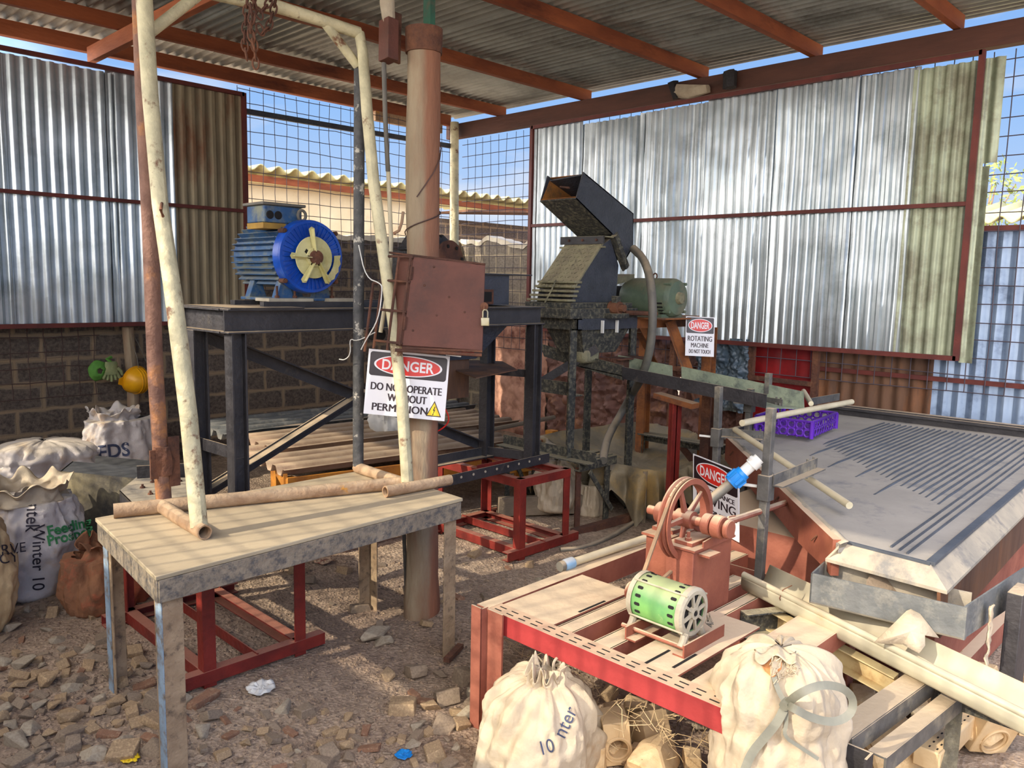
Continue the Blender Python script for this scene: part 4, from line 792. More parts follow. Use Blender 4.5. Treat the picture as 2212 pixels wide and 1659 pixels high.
# ============================================================ CRUSHER
def crusher():
    st=thing('crusher_stand','tall mud-spattered steel stand under the crusher with an orange-brown motor extension','stand',(4.8,3.8,0))
    x0,x1,y0,y1,zt=4.30,5.0,3.60,4.02,1.475; zb=.52
    q=MB()
    for (a,b) in (((x0,y0),(x0,y1)),((x1,y0),(x1,y1))): q.chan((a[0],a[1],zt-.04),(b[0],b[1],zt-.04),.05,.08,.007)
    q.chan((x0,y1,zt-.04),(x1,y1,zt-.04),.05,.08,.007); q.build('top_rail',mudst,st)
    q=MB(); q.chan((x0,y0,zt-.04),(x1,y0,zt-.04),.05,.08,.007,fx=-1); q.build('front_rail',navy,st)
    for x,y in ((x0,y0),(x0,y1),(x1,y0),(x1,y1)):
        q=MB(); q.angle((x,y,zb-.02 if x==x0 else -.02),(x,y,zt-.08),.07,.008,up=(0,1,0)); q.build('leg',mudst,st)
    q=MB(); q.bar((x0,y0,.98),(x0,y1,.98),.01,.09); q.bar((x0+.04,y0,.935),(x0+.04,y1,.935),.08,.01); q.build('cross_bar',mudst,st)
    q=MB(); q.bar((x0+.02,y1-.02,.97),(x0+.25,y0+.02,1.26),.06,.06); q.build('diagonal_brace',blackst,st)
    q=MB(); q.chan((x1,y0,zt-.04),(5.78,y0-.02,zt-.04),.06,.085,.008,fx=-1); q.chan((x1,y1,zt-.04),(5.78,y1,zt-.04),.06,.085,.008,fx=-1); q.chan((5.78,y0-.02,zt-.04),(5.78,y1,zt-.04),.06,.085,.008); q.box((5.0,y0-.22,zt-.01),(5.7,y1,zt)); q.build('motor_rail',rustyfr,st)
    q=MB(); q.angle(Px(1440,697,5.35),Px(1500,862,5.45),.07,.008); q.build('diagonal_brace',rustyfr,st)
    q=MB(); q.angle(Py(1372,718,4.0),Py(1425,815,4.0),.06,.008); q.build('diagonal_brace',rustyfr,st)
    a=Px(1530,800,5.7); q=MB(); q.ibeam((a.x,a.y,-.02),(a.x,a.y,zt-.08),.08,.09,up=(1,0,0)); q.build('motor_leg',rustyfr,st)
    q=MB(); q.ibeam((5.72,y1,-.02),(5.72,y1,zt-.08),.08,.09,up=(1,0,0)); q.build('motor_leg',rustyfr,st)
    # lower base: channel rail, legs with braces
    bs=thing('base_frame','low spattered steel base frame under the crusher legs, beside the sunny red stand','frame',(4.6,3.7,0))
    q=MB(); q.angle((4.28,4.28,zb-.03),(4.28,3.38,zb-.03),.09,.008,fx=1,h=.075); q.build('long_rail',mudst,bs)
    for yy in (3.46,4.2):
        q=MB(); q.chan((4.20,yy,zb-.06),(4.62,yy,zb-.06),.05,.06,.007,fx=-1); q.build('cross_rail',mudst,bs)
    for yy in (3.53,3.65):
        q=MB(); q.box((4.3,yy-.03,zb-.035),(4.62,yy+.03,zb-.025)); q.build('base_strip',mudst,bs)
    for x,y,mm in ((4.27,3.50,rustc),(4.57,3.48,mudst),(4.27,4.2,mudst),(4.57,4.2,mudst)):
        q=MB(); q.angle((x,y,-.02),(x,y,zb-.08),.05,.006,up=(0,1,0)); q.build('leg',mm,bs)
    q=MB(); q.bar((4.30,3.45,zb-.1),(4.57,3.45,.10),.008,.035); q.build('brace',mudst,bs)
    q=MB(); q.bar((4.30,4.2,zb-.1),(4.5,4.2,.05),.008,.035); q.build('brace',mudst,bs)
    q=MB(); q.bar((4.1,3.42,.03),(4.75,3.38,.03),.05,.05); q.build('ground_bar',rustc,bs)
    q=MB(); q.bar((4.0,4.05,.10),(4.55,3.72,.09),.05,.14); q.build('wood_plank',plankw,bev=.004,cat='plank',label='grey weathered plank under the crusher base behind the sunny red stand')
    # crusher body
    t=thing('hammer_mill','tall navy crusher with an upturned square feed hopper and slurry-crusted front, on the spattered stand','crusher',(4.6,3.8,zt))
    yA=3.68; w=.34; v=V((0,w,0))
    def S(x,z): return V((x,yA,z))
    q=MB(); q.box((4.22,3.60,zt),(5.0,4.10,zt+.07)); q.box((4.26,3.63,zt+.07),(4.97,4.07,zt+.11)); q.build('base_flange',mudst,t,bev=.003)
    body=[S(4.33,1.585),S(4.35,1.67),S(4.65,2.0),S(4.74,2.05),S(4.85,1.86),S(4.83,1.585)]
    q=MB(); q.prism(body,v); q.build('lower_body',navy,t,bev=.003)
    n=V((-.74,0,.67)); q=MB(); q.prism([S(4.345,1.68)+V((0,-.006,0)),S(4.655,2.01)+V((0,-.006,0)),S(4.655,2.01)+v*1.03,S(4.345,1.68)+v*1.03],n*.012); cp=q.build('tread_plate',crush,t)
    q=MB(); u=(S(4.655,2.01)-S(4.345,1.68)).normalized()
    for i in range(11):
        for j in range(9):
            c=S(4.36,1.70)+u*(i*.040)+V((0,.03+j*.036,0))+n*.0125; dd=(u+V((0,1 if (i+j)%2 else -1,0))).normalized(); q.bar(c-dd*.011,c+dd*.011,.005,.004,up=tuple(n))
    q.build('tread_lozenges',crush,cp)
    for k in range(5):
        z=1.60+k*.032; x=4.30+k*.016; q=MB(); q.bar((x,yA-.02,z),(x,yA+w+.03-k*.01,z),.09,.016); q.build('front_rib',crush,t,bev=.003)
    q=MB(); q.tube([(4.22,3.84,1.58),(4.27,3.83,1.66),(4.31,3.82,1.74)],.006,seg=6); q.build('tie_wire',crush,t)
    # flange with bolts
    q=MB(); q.bar((4.625,yA-.03,2.035),(4.625,yA+w+.04,2.035),.012,.055,up=(0,0,1)); q.build('neck_band',blackst,t)
    q=MB(); q.bar((4.69,yA-.03,2.06),(4.69,yA+w+.04,2.06),.14,.010); q.bar((4.63,yA-.03,1.985),(4.63,yA+w+.04,1.985),.04,.012); q.build('neck_flange',crush,t)
    for k in range(3):
        q=MB(); q.lathe((4.617,yA+.03+k*.13,2.035),(-1,0,0),[(0,.010),(.010,.009)],seg=6); q.build('flange_bolt',rustc,t)
    q=MB(); a=S(4.76,2.07); b=S(4.90,1.84); q.bar(a+V((-.01,-.02,0)),b+V((0,-.02,0)),.03,.05,up=(0,1,0)); q.bar(a+V((.02,.0,.01)),b+V((.04,0,0)),.08,.014,up=(0,1,0)); q.build('side_flange',mudst,t)
    # upper hopper: open-ended box tube
    th=.008; out=[S(4.41,2.49),S(5.01,2.25),S(5.02,2.0),S(4.93,1.90),S(4.76,2.08),S(4.34,2.30)]
    q=MB(); q.prism(out,V((0,th,0))); q.build('hopper_side',navy,t)
    q=MB(); q.prism([p+v for p in out],V((0,-th,0))); q.build('hopper_side',navy,t)
    q=MB(); q.prism([out[0]+V((.02,0,-.01)),out[1],out[1]+v,out[0]+v+V((.02,0,-.03))],V((0,0,-th))); q.prism([out[1],out[2],out[2]+v,out[1]+v],V((-th,0,0))); q.prism([out[2],out[3],out[3]+v,out[2]+v],V((-th,0,th))); q.build('hopper_top',navy,t)
    q=MB(); q.prism([out[5],out[4],out[4]+v,out[5]+v],V((.003,0,th))); q.build('hopper_floor',mudst,t)
    rustin=mat('orange_rusty_inner',(176,112,44),(120,78,46),(84,72,52),sc=8,th=.55,rough=.9,bump=.3)
    q=MB(); o=V((.012,.0,0)); q.prism([out[0]+V((.02,w-.012,-.03)),out[0]+V((.35,w-.012,-.16)),out[5]+V((.35,w-.012,-.16)),out[5]+V((.01,w-.012,.01))],V((0,.003,0))); q.prism([out[5]+V((.0,th,.012)),out[5]+V((.4,th,-.2)),out[5]+V((.4,w-th,-.2)),out[5]+V((0,w-th,.012))],V((0,0,.003))); q.prism([out[0]+V((.02,w-.01,-.012)),out[0]+V((.02,.01,-.012)),out[0]+V((.3,.01,-.13)),out[0]+V((.3,w-.01,-.13))],V((0,0,-.003))); q.build('hopper_lining',rustin,t)
    q=MB(); q.tube([(4.38,3.78,2.385),(4.40,3.88,2.40)],.008,seg=6); q.build('loose_bolt',rustc,t)
    # bearing
    q=MB(); c=V((4.70,3.56,zt+.075)); q.lathe(c,(0,1,0),[(-.06,.026),(-.02,.03),(-.02,.045),(.04,.05),(.06,.05)],seg=20); q.build('bearing',rustc,t)
    q=MB(); q.box(c+V((-.1,-.03,-.075)),c+V((.1,.05,-.04))); q.box(c+V((-.03,-.01,.03)),c+V((.02,.04,.085))); q.build('bearing_block',mudst,t,bev=.004)
    q=MB(); q.tube([(4.80,3.57,zt+.04),(5.1,3.5,zt+.03)],.018,seg=8); q.build('grease_pipe',rustc,t)
    # discharge under
    q=MB(); q.add([(4.36,3.62,1.44),(4.97,3.62,1.44),(4.97,3.98,1.44),(4.36,3.98,1.44),(4.45,3.66,1.22),(4.82,3.66,1.22),(4.82,3.9,1.22),(4.45,3.9,1.22)],[(0,1,5,4),(1,2,6,5),(2,3,7,6),(3,0,4,7),(4,5,6,7)]); q.build('discharge_funnel',mudst,t)
    for xx in (4.56,4.73):
        q=MB(); q.bar((xx,3.585,1.37),(xx,3.585,1.46),.022,.012); q.build('drip_bolt',whitepl,t)
    q=MB(); q.box((4.62,3.50,1.10),(4.95,3.62,1.18)); q.box((4.62,3.46,1.18),(4.95,3.62,1.19)); q.build('outlet_box',rustc,t)
    q=MB(); q.box((4.44,3.64,1.15),(4.62,3.80,1.25)); q.build('outlet_sludge',crush,t,bev=.03)
crusher()
def motor_green():
    c=V((5.31,3.45,1.625)); ax=V((0,1,0)); t=thing('electric_motor','dull green round electric motor beside the crusher, with a lifting ring on top','motor',(5.31,3.7,1.475))
    q=MB(); q.lathe(c,ax,[(.03,.145),(.05,.150),(.40,.150),(.47,.125),(.50,.08)],seg=40); q.build('body',greenm,t)
    q=MB(); q.lathe(c,ax,[(-.005,.10),(.0,.128),(.012,.138),(.035,.148)],seg=40); q.build('end_bell',greenm,t)
    q=MB(); q.lathe(c,ax,[(-.04,.030),(-.038,.042),(-.008,.046),(0,.05)],seg=24); q.build('shaft_cap',crush,t)
    for k in range(9):
        a=math.radians(196+k*12); d=V((math.cos(a),0,math.sin(a))); q=MB(); q.bar(c+d*.147+ax*.05,c+d*.147+ax*.10,.012,.010,up=tuple(d)); q.build('vent_slot',dark,t)
    for k in range(4):
        a=math.radians(200+k*10); d=V((math.cos(a),0,math.sin(a))); q=MB(); q.bar(c+d*.136+ax*.42,c+d*.132+ax*.46,.010,.012,up=tuple(d)); q.build('vent_slot',dark,t)
    for a in (45,135,225,315):
        a=math.radians(a); q=MB(); q.lathe(c+V((math.cos(a),0,math.sin(a)))*.150+ax*.0,ax,[(0,.012),(.06,.012)],seg=8); q.build('end_bolt',greenm,t)
    e=c+ax*.22+V((0,0,.165)); q=MB(); q.tube([e+V((0,.018*math.cos(k*math.pi/7),.022*math.sin(k*math.pi/7))) for k in range(14)],.006,seg=8,closed=True); q.build('lifting_ring',rustc,t)
    q=MB(); q.box((5.17,3.5,1.475),(5.45,3.9,1.50)); q.build('foot_plate',greenm,t)
    q=MB(); q.lathe(c+ax*.50,ax,[(0,.08),(.0,.085),(.09,.085)],seg=24); q.build('pulley',dark,t)
    t=thing('belt_guard','open dusty steel belt guard between the crusher and the green motor','guard',(5.0,4.1,1.475))
    q=MB(); q.bar((4.80,3.99,1.72),(5.34,3.99,1.80),.20,.012); q.bar((4.80,3.895,1.70),(5.34,3.895,1.78),.01,.05); q.build('guard_cover',crush,t)
    q=MB(); q.bar((4.86,4.02,1.62),(5.36,4.02,1.70),.02,.006); q.bar((4.86,4.02,1.56),(5.36,4.02,1.54),.02,.006); q.build('drive_belt',dark,t)
motor_green()
# water hose
def hose(lb,pts,r,mm=hosem,cat='hose',name='hose'):
    P=[V(p) for p in pts]
    for _ in range(2):
        N2=[P[0]]
        for a,b in zip(P,P[1:]): N2+=[a.lerp(b,.25),a.lerp(b,.75)]
        N2.append(P[-1]); P=N2
    q=MB(); q.tube(P,r,seg=12,jit=.03); return q.build(name,mm,cat=cat,label=lb)
hose('long grey hose hanging in a curve from the crusher hopper down past the chute',[Py(1368,537,3.66),Py(1392,560,3.5),Py(1407,610,3.30),Py(1411,690,3.26),Py(1404,760,3.28),Py(1385,820,3.4),Py(1360,860,3.72),Py(1335,905,3.8),Py(1315,940,3.7),Py(1306,970,3.55),Py(1303,995,3.45)],.030)
hose('thick grey hose lying on the ground in a bend below the tarpaulin',[Pz(1322,1010,.38),Pz(1325,1050,.22),Pz(1350,1085,.06),Pz(1390,1110,.03),Pz(1440,1125,.03),Pz(1500,1130,.03)],.032)
hose('thinner grey hose curving over the ground to the sunny red stand',[Pz(1210,1188,.02),Pz(1260,1185,.02),Pz(1320,1160,.02),Pz(1375,1125,.02),Pz(1400,1105,.03),Pz(1440,1080,.03)],.017)
# ============================================================ CHUTE
def chute():
    t=thing('sloping_chute','long slurry-stained steel chute sloping from the crusher down to the grey deck','chute',(4.65,3.0,1.0))
    xn,xf=4.56,4.78
    n0,n1=Px(1345,792,xn),Px(1657,852,xn); b0,b1=Px(1345,818,xn),Px(1655,882,xn)
    q=MB(); q.prism([n0,n1,b1,b0],(-.008,0,0)); q.build('near_side',blackst,t)
    m0,m1=Px(1165,742,xn),Px(1347,790,xn); c0,c1=Px(1175,770,xn),Px(1347,822,xn)
    q=MB(); q.prism([m0,m1,c1,c0],(.006,0,0)); q.build('upper_side',mudst,t)
    f0,f1=Px(1335,767,xf),Px(1735,846,xf); g0,g1=Px(1335,800,xf),Px(1737,884,xf)
    f05=f0.lerp(f1,.33);g05=g0.lerp(g1,.33)
    q=MB(); q.prism([f0,f05,g05,g0],(.006,0,0)); q.build('far_side',redgreen,t)
    q=MB(); q.prism([f05+V((.01,-.07,0)),f1,g1,g05+V((.01,-.07,0))],(.006,0,0)); q.build('far_side',redgreen,t)
    q=MB(); q.prism([b0+V((0,.4,.05)),b1+V((0,-.0,0)),g1,g0+V((0,.4,.04))],(0,0,.006)); q.build('chute_floor',redgreen,t)
    q=MB(); p=f0.lerp(f1,.83); q.bar(p+V((.02,0,-.06)),p+V((.02,0,.07)),.045,.03,up=(0,1,0)); q.build('end_peg',greysq,t)
    s=thing('chute_support','red-brown steel post with a rusty wooden head under the middle of the chute','post',(4.5,2.95,0))
    a=Px(1463,862,4.52); q=MB(); q.angle((a.x,a.y,-.02),(a.x,a.y,a.z-.02),.06,.008,up=(0,1,0),fx=-1); q.angle((a.x+.01,a.y,-.02),(a.x+.01,a.y,a.z-.02),.05,.008,up=(0,1,0)); q.build('post',redst,s)
    q=MB(); q.bar((a.x,a.y+.16,a.z+.01),(a.x,a.y-.14,a.z-.03),.09,.035); q.build('head_block',rustyfr,s)
    q=MB(); b=Px(1515,880,4.9); q.ibeam((5.0,b.y,-.02),(5.0,b.y,.98),.07,.08,up=(1,0,0)); q.build('rear_post',rustc,s)
    # low bench bars behind the tarp
    u=thing('low_steel_bench','low dusty steel rail on short legs in front of the crumpled dark cladding','bench',(5.5,3.2,0))
    q=MB(); a=Px(1382,935,5.75); b=Px(1560,965,5.35); q.angle(a,b,.09,.008,fx=-1,h=-.06); q.bar(a,b,.12,.012); q.build('rail',mudst,u)
    for f in (.08,.9):
        q=MB(); p=a.lerp(b,f); q.angle((p.x,p.y,-.02),(p.x,p.y,p.z),.05,.006,up=(0,1,0)); q.build('leg',mudst,u)
    q=MB(); p=a.lerp(b,.5); q.bar((p.x,p.y,p.z-.02),(p.x,p.y-.5,.02),.008,.06,up=(0,1,0)); q.build('brace',rustc,u)
chute()
# ============================================================ TARPAULIN BASIN
def tarp():
    t=thing('tarpaulin_basin','muddy brown tarpaulin draped over a low frame as a basin, behind the red stand','tarpaulin',(5.1,3.7,0))
    rim=[Pz(x,y,.42) for x,y in ((1185,958),(1240,945),(1320,950),(1390,958),(1440,950),(1480,975),(1460,1000),(1405,995),(1360,1010),(1325,1010),(1262,985),(1220,975))]
    rim=[V((4.95,4.5,.44)),V((5.5,4.45,.46)),V((6.1,4.3,.46)),V((6.15,3.8,.44)),V((5.75,3.35,.44)),V((5.35,3.02,.43)),V((5.0,3.05,.42)),V((4.85,3.15,.40)),V((4.72,3.28,.40)),V((4.72,3.6,.40)),V((4.74,3.9,.40)),V((4.8,4.2,.41))]
    c=V((5.3,3.75,.25)); n=len(rim)
    def fn(u,v):
        s=(u%1)*n; i=int(s)%n; f=s-int(s); p=rim[i].lerp(rim[(i+1)%n],f); w=noise.noise(V((u*17,1,0)))
        if v<.45:
            k=v/.45; q=c.lerp(p,k**.6); q.z=.25+(p.z-.25)*k**2+.035*noise.noise(q*6)+.02*abs(noise.noise(q*14)); return q
        k=(v-.45)/.55; out=(p-c); out.z=0; out.normalize()
        tri=abs(((u*11+.3*noise.noise(V((u*5,2,0))))%1)*2-1); ln=.20+.24*(1-tri)+.1*noise.noise(V((u*9,3,1)))
        fold=(.16*abs(((u*22+.5*noise.noise(V((u*6,0,0))))%1)*2-1)-.08)*min(1,k*1.6)+.05*noise.noise(V((u*30,k*3,5)))*k
        return p+out*(.03*math.sin(min(k*4,1.57))+.06*k+fold)+V((0,0,.02*math.sin(k*3.1)-ln*max(0,k-.05)+.015*w))
    q=MB(); q.grid(fn,260,36); q.build('tarpaulin',tarpm,t,recalc=False,ang=70)
    q=MB()
    for p in (rim[0],rim[3],rim[5],rim[8]): q.tube([(p.x,p.y,0),(p.x,p.y,p.z-.01)],.02,seg=8)
    q.build('frame_posts',plankw,t)
tarp()
# ============================================================ SHAKING TABLE (deck)
ZD=.75
def deck():
    t=thing('shaking_table','large grey riffled shaking table deck with a red side board, at right','table',(4.5,1.5,0))
    A=Pz(1572,948,ZD); B=Pz(1812,1178,ZD); F1=V((6.25,2.62,ZD)); F2=V((6.28,.55,ZD)); 
    g0=Pz(1832,1173,ZD); g1=Pz(2010,1219,ZD); g2=Pz(2149,1100,ZD)
    dr=(g2-g1).normalized(); G=g1+dr*((6.28-g1.x)/dr.x)
    top=[A,B,g0,g1,G,F1]
    q=MB(); q.prism([p-V((0,0,.03)) for p in top],(0,0,.03)); q.build('deck_board',deckm,t)
    # sloping lips
    l0=Pz(1783,1206,ZD-.06); l1=Pz(2046,1277,ZD-.07); side=V((dr.x,dr.y,0)); l2=l1+side*((6.3-l1.x)/side.x)
    q=MB(); q.prism([g0,g1,l1,l0],(0,0,-.012)); q.prism([g0,B,l0],(0,0,-.012)); q.build('front_lip',decklip,t)
    q=MB(); q.prism([g1,G,l2,l1],(0,0,-.012)); q.build('side_lip',decklip,t)
    q=MB(); q.prism([l1+V((.0,.02,-.012)),l2+V((0,.02,-.012)),l2+V((0,.02,-.19)),l1+V((.04,.02,-.19))],(0,.012,0)); q.build('skirt',rustiron,t)
    # riffles
    ry=mat('dark_grey_riffle',(88,94,102),(70,76,84),rough=.5,bump=.1)  # darker grey than the deck board
    q=MB(); st0=Pz(1786,964,ZD); st1=Pz(2026,1089,ZD); 
    for k in range(25):
        f=(k-1)/23; s=st0.lerp(st1,f); 
        if k in (2,7,12,17): s=s-dr*(.34 if k!=12 else .25)
        e=s+dr*((6.05-.0*k-s.x)/dr.x)
        s=s+V((.04*noise.noise(V((k*1.7,0,0))),0,0)); m_=12
        vs=[];fs=[]
        for j in range(m_+1):
            p=s.lerp(e,j/m_); wv=.004*noise.noise(V((p.x*6,k,0))); hh=.0 if j==0 else .008
            vs+=[p+V((0,-.005+wv,.0005)),p+V((0,-.003+wv,hh)),p+V((0,.003+wv,hh)),p+V((0,.005+wv,.0005))]
        fs=[(4*j+a,4*j+a+1,4*j+5+a,4*j+4+a) for j in range(m_) for a in range(3)]
        q.add(vs,fs)
    for k,(x,y) in enumerate(((1925,1183),(1943,1190),(1960,1197))):
        s=Pz(x,y,ZD); e=s+dr*((6.05-s.x)/dr.x); q.bar(s+V((0,0,.003)),e+V((0,0,.003)),.007,.008)
    q.build('riffles',ry,t)
    q=MB(); q.bar(g1+V((0,-.0,.004)),G+V((0,0,.004)),.03,.012); q.bar(g0+V((0,0,.002)),g1+V((0,0,.002)),.012,.010); q.build('groove_seam',ry,t)
    # side board (oxide red) with torn cover edge
    dn=(B-A).normalized(); o=V((dn.y*-1,dn.x,0)); o=-o if o.dot(CAM-A)<0 else o
    q=MB(); m_=20; vs=[]
    for j in range(m_+1):
        p=A.lerp(B,.985*j/m_)+o*.012; dz=-.135-.012*math.sin(j*.9)*.5; vs+=[p+V((0,0,.012)),p+V((0,0,dz)),p+V((0,0,dz))+o*-.03,p+V((0,0,.012))+o*-.03]
    q.add(vs,[(4*j+a,4*j+(a+1)%4,4*j+4+(a+1)%4,4*j+4+a) for j in range(m_) for a in range(4)]+[(3,2,1,0),(4*m_,4*m_+1,4*m_+2,4*m_+3)]); q.build('side_board',pedm,t)
    q=MB(); m_=60
    def fe(u,v): 
        p=A.lerp(B,u); return p+o*(.03*v-.035+.012*noise.noise(V((u*14,v,0)))*v)+V((0,0,.016+.008*noise.noise(V((u*22,v,2)))-.012*v))
    q.grid(fe,m_,3); q.build('torn_cover_edge',decklip,t,recalc=False,solid=.003)
    for f in (.12,.32,.62,.90):
        p=A.lerp(B,f)+o*.016+V((0,0,-.03)); q=MB(); q.tube([p,p+o*.01+dn*-.03+V((0,0,-.03))],.004,seg=6); q.build('bent_nail',rustc,t)
    # far rims
    q=MB(); q.bar(F1+V((-.02,.0,.03)),F2+V((-.02,0,.03)),.06,.09); q.bar(F1+V((-.06,0,.055)),F2+V((-.06,0,.055)),.04,.02); q.build('far_rim',blackst,t)
    q=MB(); q.bar(A+V((.02,.02,.02)),F1+V((0,.0,.03)),.03,.07); q.build('head_rim',greysq,t)
    # body under the deck
    q=MB(); 
    a=Pz(1600,1190,.18); q.box((3.45,.95,.08),(5.6,2.15,.58)); q.build('drive_body',bedm,t)
    q=MB(); q.box((3.43,1.05,.10),(3.45,1.75,.30)); q.build('access_plate',oxide,t)
    for k in range(5):
        q=MB(); q.lathe((3.43,1.12+k*.14,.24),(-1,0,0),[(0,.012),(.01,.012)],seg=10); q.build('plate_bolt',oxide,t)
    for x,y in ((4.2,1.9),(5.8,2.3),(5.8,.9),(3.6,1.1)):
        q=MB(); q.box((x-.04,y-.04,.5),(x+.04,y+.04,ZD-.03)); q.build('spring_post',bedm,t)
    q=MB(); q.box((3.3,.9,.02),(5.7,.98,.12)); q.box((3.3,2.1,.02),(5.7,2.18,.12)); q.box((3.3,.9,.02),(3.38,2.18,.12)); q.build('base_frame',bedm,t)
deck()
def crate():
    c=Pz(1712,935,ZD+.02); t=thing('plastic_crate','purple perforated plastic crate on the far left corner of the grey deck','crate',tuple(c))
    P=[Pz(1617,922,ZD+.025),Pz(1752,948,ZD+.025),Pz(1800,920,ZD+.025)]; u=(P[1]-P[0]); v=(P[2]-P[1]); u.z=v.z=0; uh=u.normalized(); 
    W=.36; D=.52; vh=V((1,.12,0)).normalized(); uh=V((.12,-1,0)).normalized(); o=P[1]-uh*W; h=.115; z0=V((0,0,.0)); z1=V((0,0,h))
    def wall(a,d,L,nm):
        # wall with round holes: strip of cells each with an octagonal hole
        q=MB(); n=7 if L<.4 else 10; 
        for r_,(zz0,zz1) in enumerate(((.006,.056),(.056,.103))):
            for k in range(n):
                x0=L*k/n;x1=L*(k+1)/n; cx=(x0+x1)/2+(.0);cz=(zz0+zz1)/2; R_=min((x1-x0),(zz1-zz0))*.36
                sq=[];ci=[]
                for j in range(16):
                    an=2*math.pi*j/16+math.pi/16; ca,sa=math.cos(an),math.sin(an); s=1/max(abs(ca),abs(sa))
                    sq.append(a+d*(cx+ca*s*(x1-x0)/2)+V((0,0,cz+sa*s*(zz1-zz0)/2))); ci.append(a+d*(cx+ca*R_)+V((0,0,cz+sa*R_)))
                q.add(sq+ci,[(j,(j+1)%16,16+(j+1)%16,16+j) for j in range(16)])
        w=q.build(nm,purple,t,recalc=False,solid=.004)
        return w
    wall(o+z0,uh,W,'perforated_side'); wall(o+vh*D,uh,W,'perforated_side'); wall(o,vh,D,'perforated_side'); wall(o+uh*W,vh,D,'perforated_side')
    q=MB(); C=[o,o+uh*W,o+uh*W+vh*D,o+vh*D]; cc=sum(C,V((0,0,0)))/4
    for i in range(4):
        a=C[i];b=C[(i+1)%4]; q.bar(a+V((0,0,.108)),b+V((0,0,.108)),.018,.012); 
    q.build('rim',purple,t,bev=.002)
    for p in C:
        q=MB(); q.tube([p+V((0,0,.0)),p+V((0,0,.105))],.014,seg=10); q.build('corner_post',purple,t)
    q=MB()
    for k in range(9): q.bar(o+vh*(D*(k+.5)/9)+V((0,0,.004)),o+uh*W+vh*(D*(k+.5)/9)+V((0,0,.004)),.012,.005)
    for k in range(6): q.bar(o+uh*(W*(k+.5)/6)+V((0,0,.004)),o+uh*(W*(k+.5)/6)+vh*D+V((0,0,.004)),.012,.005)
    q.build('bottom_grid',purple,t)
crate()
def pipes():
    # posts with sliding brackets
    def post(lb,top,base,w,zc,arm):
        t=thing('bracket_post',lb,'post',(base.x,base.y,0)); q=MB(); q.bar((base.x,base.y,.05),top,w,w,up=(1,0,0)); q.build('square_tube',greysq,t,bev=.002)
        c=base.lerp(top,(zc-base.z)/(top.z-base.z)); q=MB(); q.bar(c-V((0,0,.055)),c+V((0,0,.055)),w+.02,w+.02,up=(1,0,0)); q.build('sleeve',greysq,t,bev=.003)
        q=MB(); a=c+V((0,-.03,.01)); q.angle(a,arm,.045,.006,h=.05); q.build('arm',greysq,t)
        for f in (.78,.93):
            p=a.lerp(arm,f)+V((.0,0,.02)); q=MB(); q.lathe(p,(0,0,1),[(-.05,.006),(.04,.006)],seg=8); q.lathe(p,(0,0,1),[(-.012,.012),(.004,.012)],seg=6); q.build('bolt',greysq,t)
        q=MB(); q.tube([c,c+V((-.03,.1,0))],.007,seg=6); q.build('clamp_screw',whitepl,t)
    bA=V((3.12,1.53,.05)); tA=Px(1655,880,bA.x)
    p=Px(1640,1100,bA.x); 
    post('nearest grey square steel post with a bracket arm, beside the leaning danger sign',V((bA.x,bA.y+.02,tA.z)),V((bA.x,Px(1640,1205,bA.x).y,.05)),.034,Px(1650,1052,bA.x).z,Pz(1762,1012,Px(1650,1052,bA.x).z+.01))
    tB=Px(1553,835,4.15); zB=Px(1550,945,4.15).z; post('grey square steel post under the chute, left of the purple crate',V((4.15,tB.y,tB.z)),V((4.15,Px(1551,1000,4.15).y,.05)),.037,zB,Pz(1648,950,zB+.01))
    tC=Px(1622,840,4.75); zC=Px(1620,872,4.75).z; post('short grey square post behind the purple crate with a bracket toward the pipes',V((4.75,tC.y,tC.z)),V((4.75,tC.y+.02,.05)),.037,zC,Pz(1690,880,zC+.01))
    q=MB(); z=.98; q.tube([Pz(1603,914,z),Pz(1700,894,z),Pz(1840,868,z)],.018,seg=14); q.build('pvc_pipe',cpvc,cat='pipe',label='pale plastic pipe lying across the top of the purple crate')
    q=MB(); q.tube([Pz(1736,845,1.02),Pz(1752,872,1.0)],.016,seg=12); q.build('pvc_pipe',cpvc,cat='pipe',label='short pale pipe stub at the end of the chute')
    q=MB(); a=Pz(1588,928,.90); b=Pz(1835,1092,.80); n=12; q.tube([a.lerp(b,k/n) for k in range(n+1)],[.0165]*6+[.016]*7,seg=14); q.build('pvc_pipe',cpvc,cat='pipe',label='long pale plastic pipe slanting over the near corner of the grey deck')
    q=MB(); q.bar(Pz(1752,868,.97),Pz(1813,857,.97),.006,.05); q.build('flat_bar',greysq,cat='bar',label='dark flat bar sticking out behind the purple crate')
pipes()
def bluehose():
    t=thing('water_pipe','grey plastic pipe with a bright blue coupling crossing in front of the leaning sign','pipe',tuple(Pd(1480,1110,3.3)))
    a=Pd(1482,1113,3.35); m_=Pd(1583,1040,3.35); b=Pd(1606,1020,3.34); c=Pd(1640,990,3.33)
    q=MB(); q.tube([a,a.lerp(m_,.5)+V((0,0,-.012)),m_],.021,seg=14); q.build('grey_pipe',hosem,t)
    q=MB(); d=(b-m_).normalized(); q.lathe(m_-d*.01,d,[(0,.026),(.0,.034),(.05,.038),(.055,.032),(.07,.03)],seg=16)
    for k in range(8):
        an=k*math.pi/4; u=d.orthogonal().normalized(); w=d.cross(u); o=(u*math.cos(an)+w*math.sin(an))*.034; q.bar(m_+o,m_+o+d*.04,.01,.012)
    q.build('blue_coupling',clampb,t)
    q=MB(); q.tube([b,c],.024,seg=12); q.lathe(b.lerp(c,.5),d,[(0,.03),(.03,.03)],seg=12); q.lathe(b.lerp(c,.3)+V((0,0,.0)),(0,-.4,1),[(0,.014),(.05,.014)],seg=10); q.build('valve',whitepl,t)
bluehose()
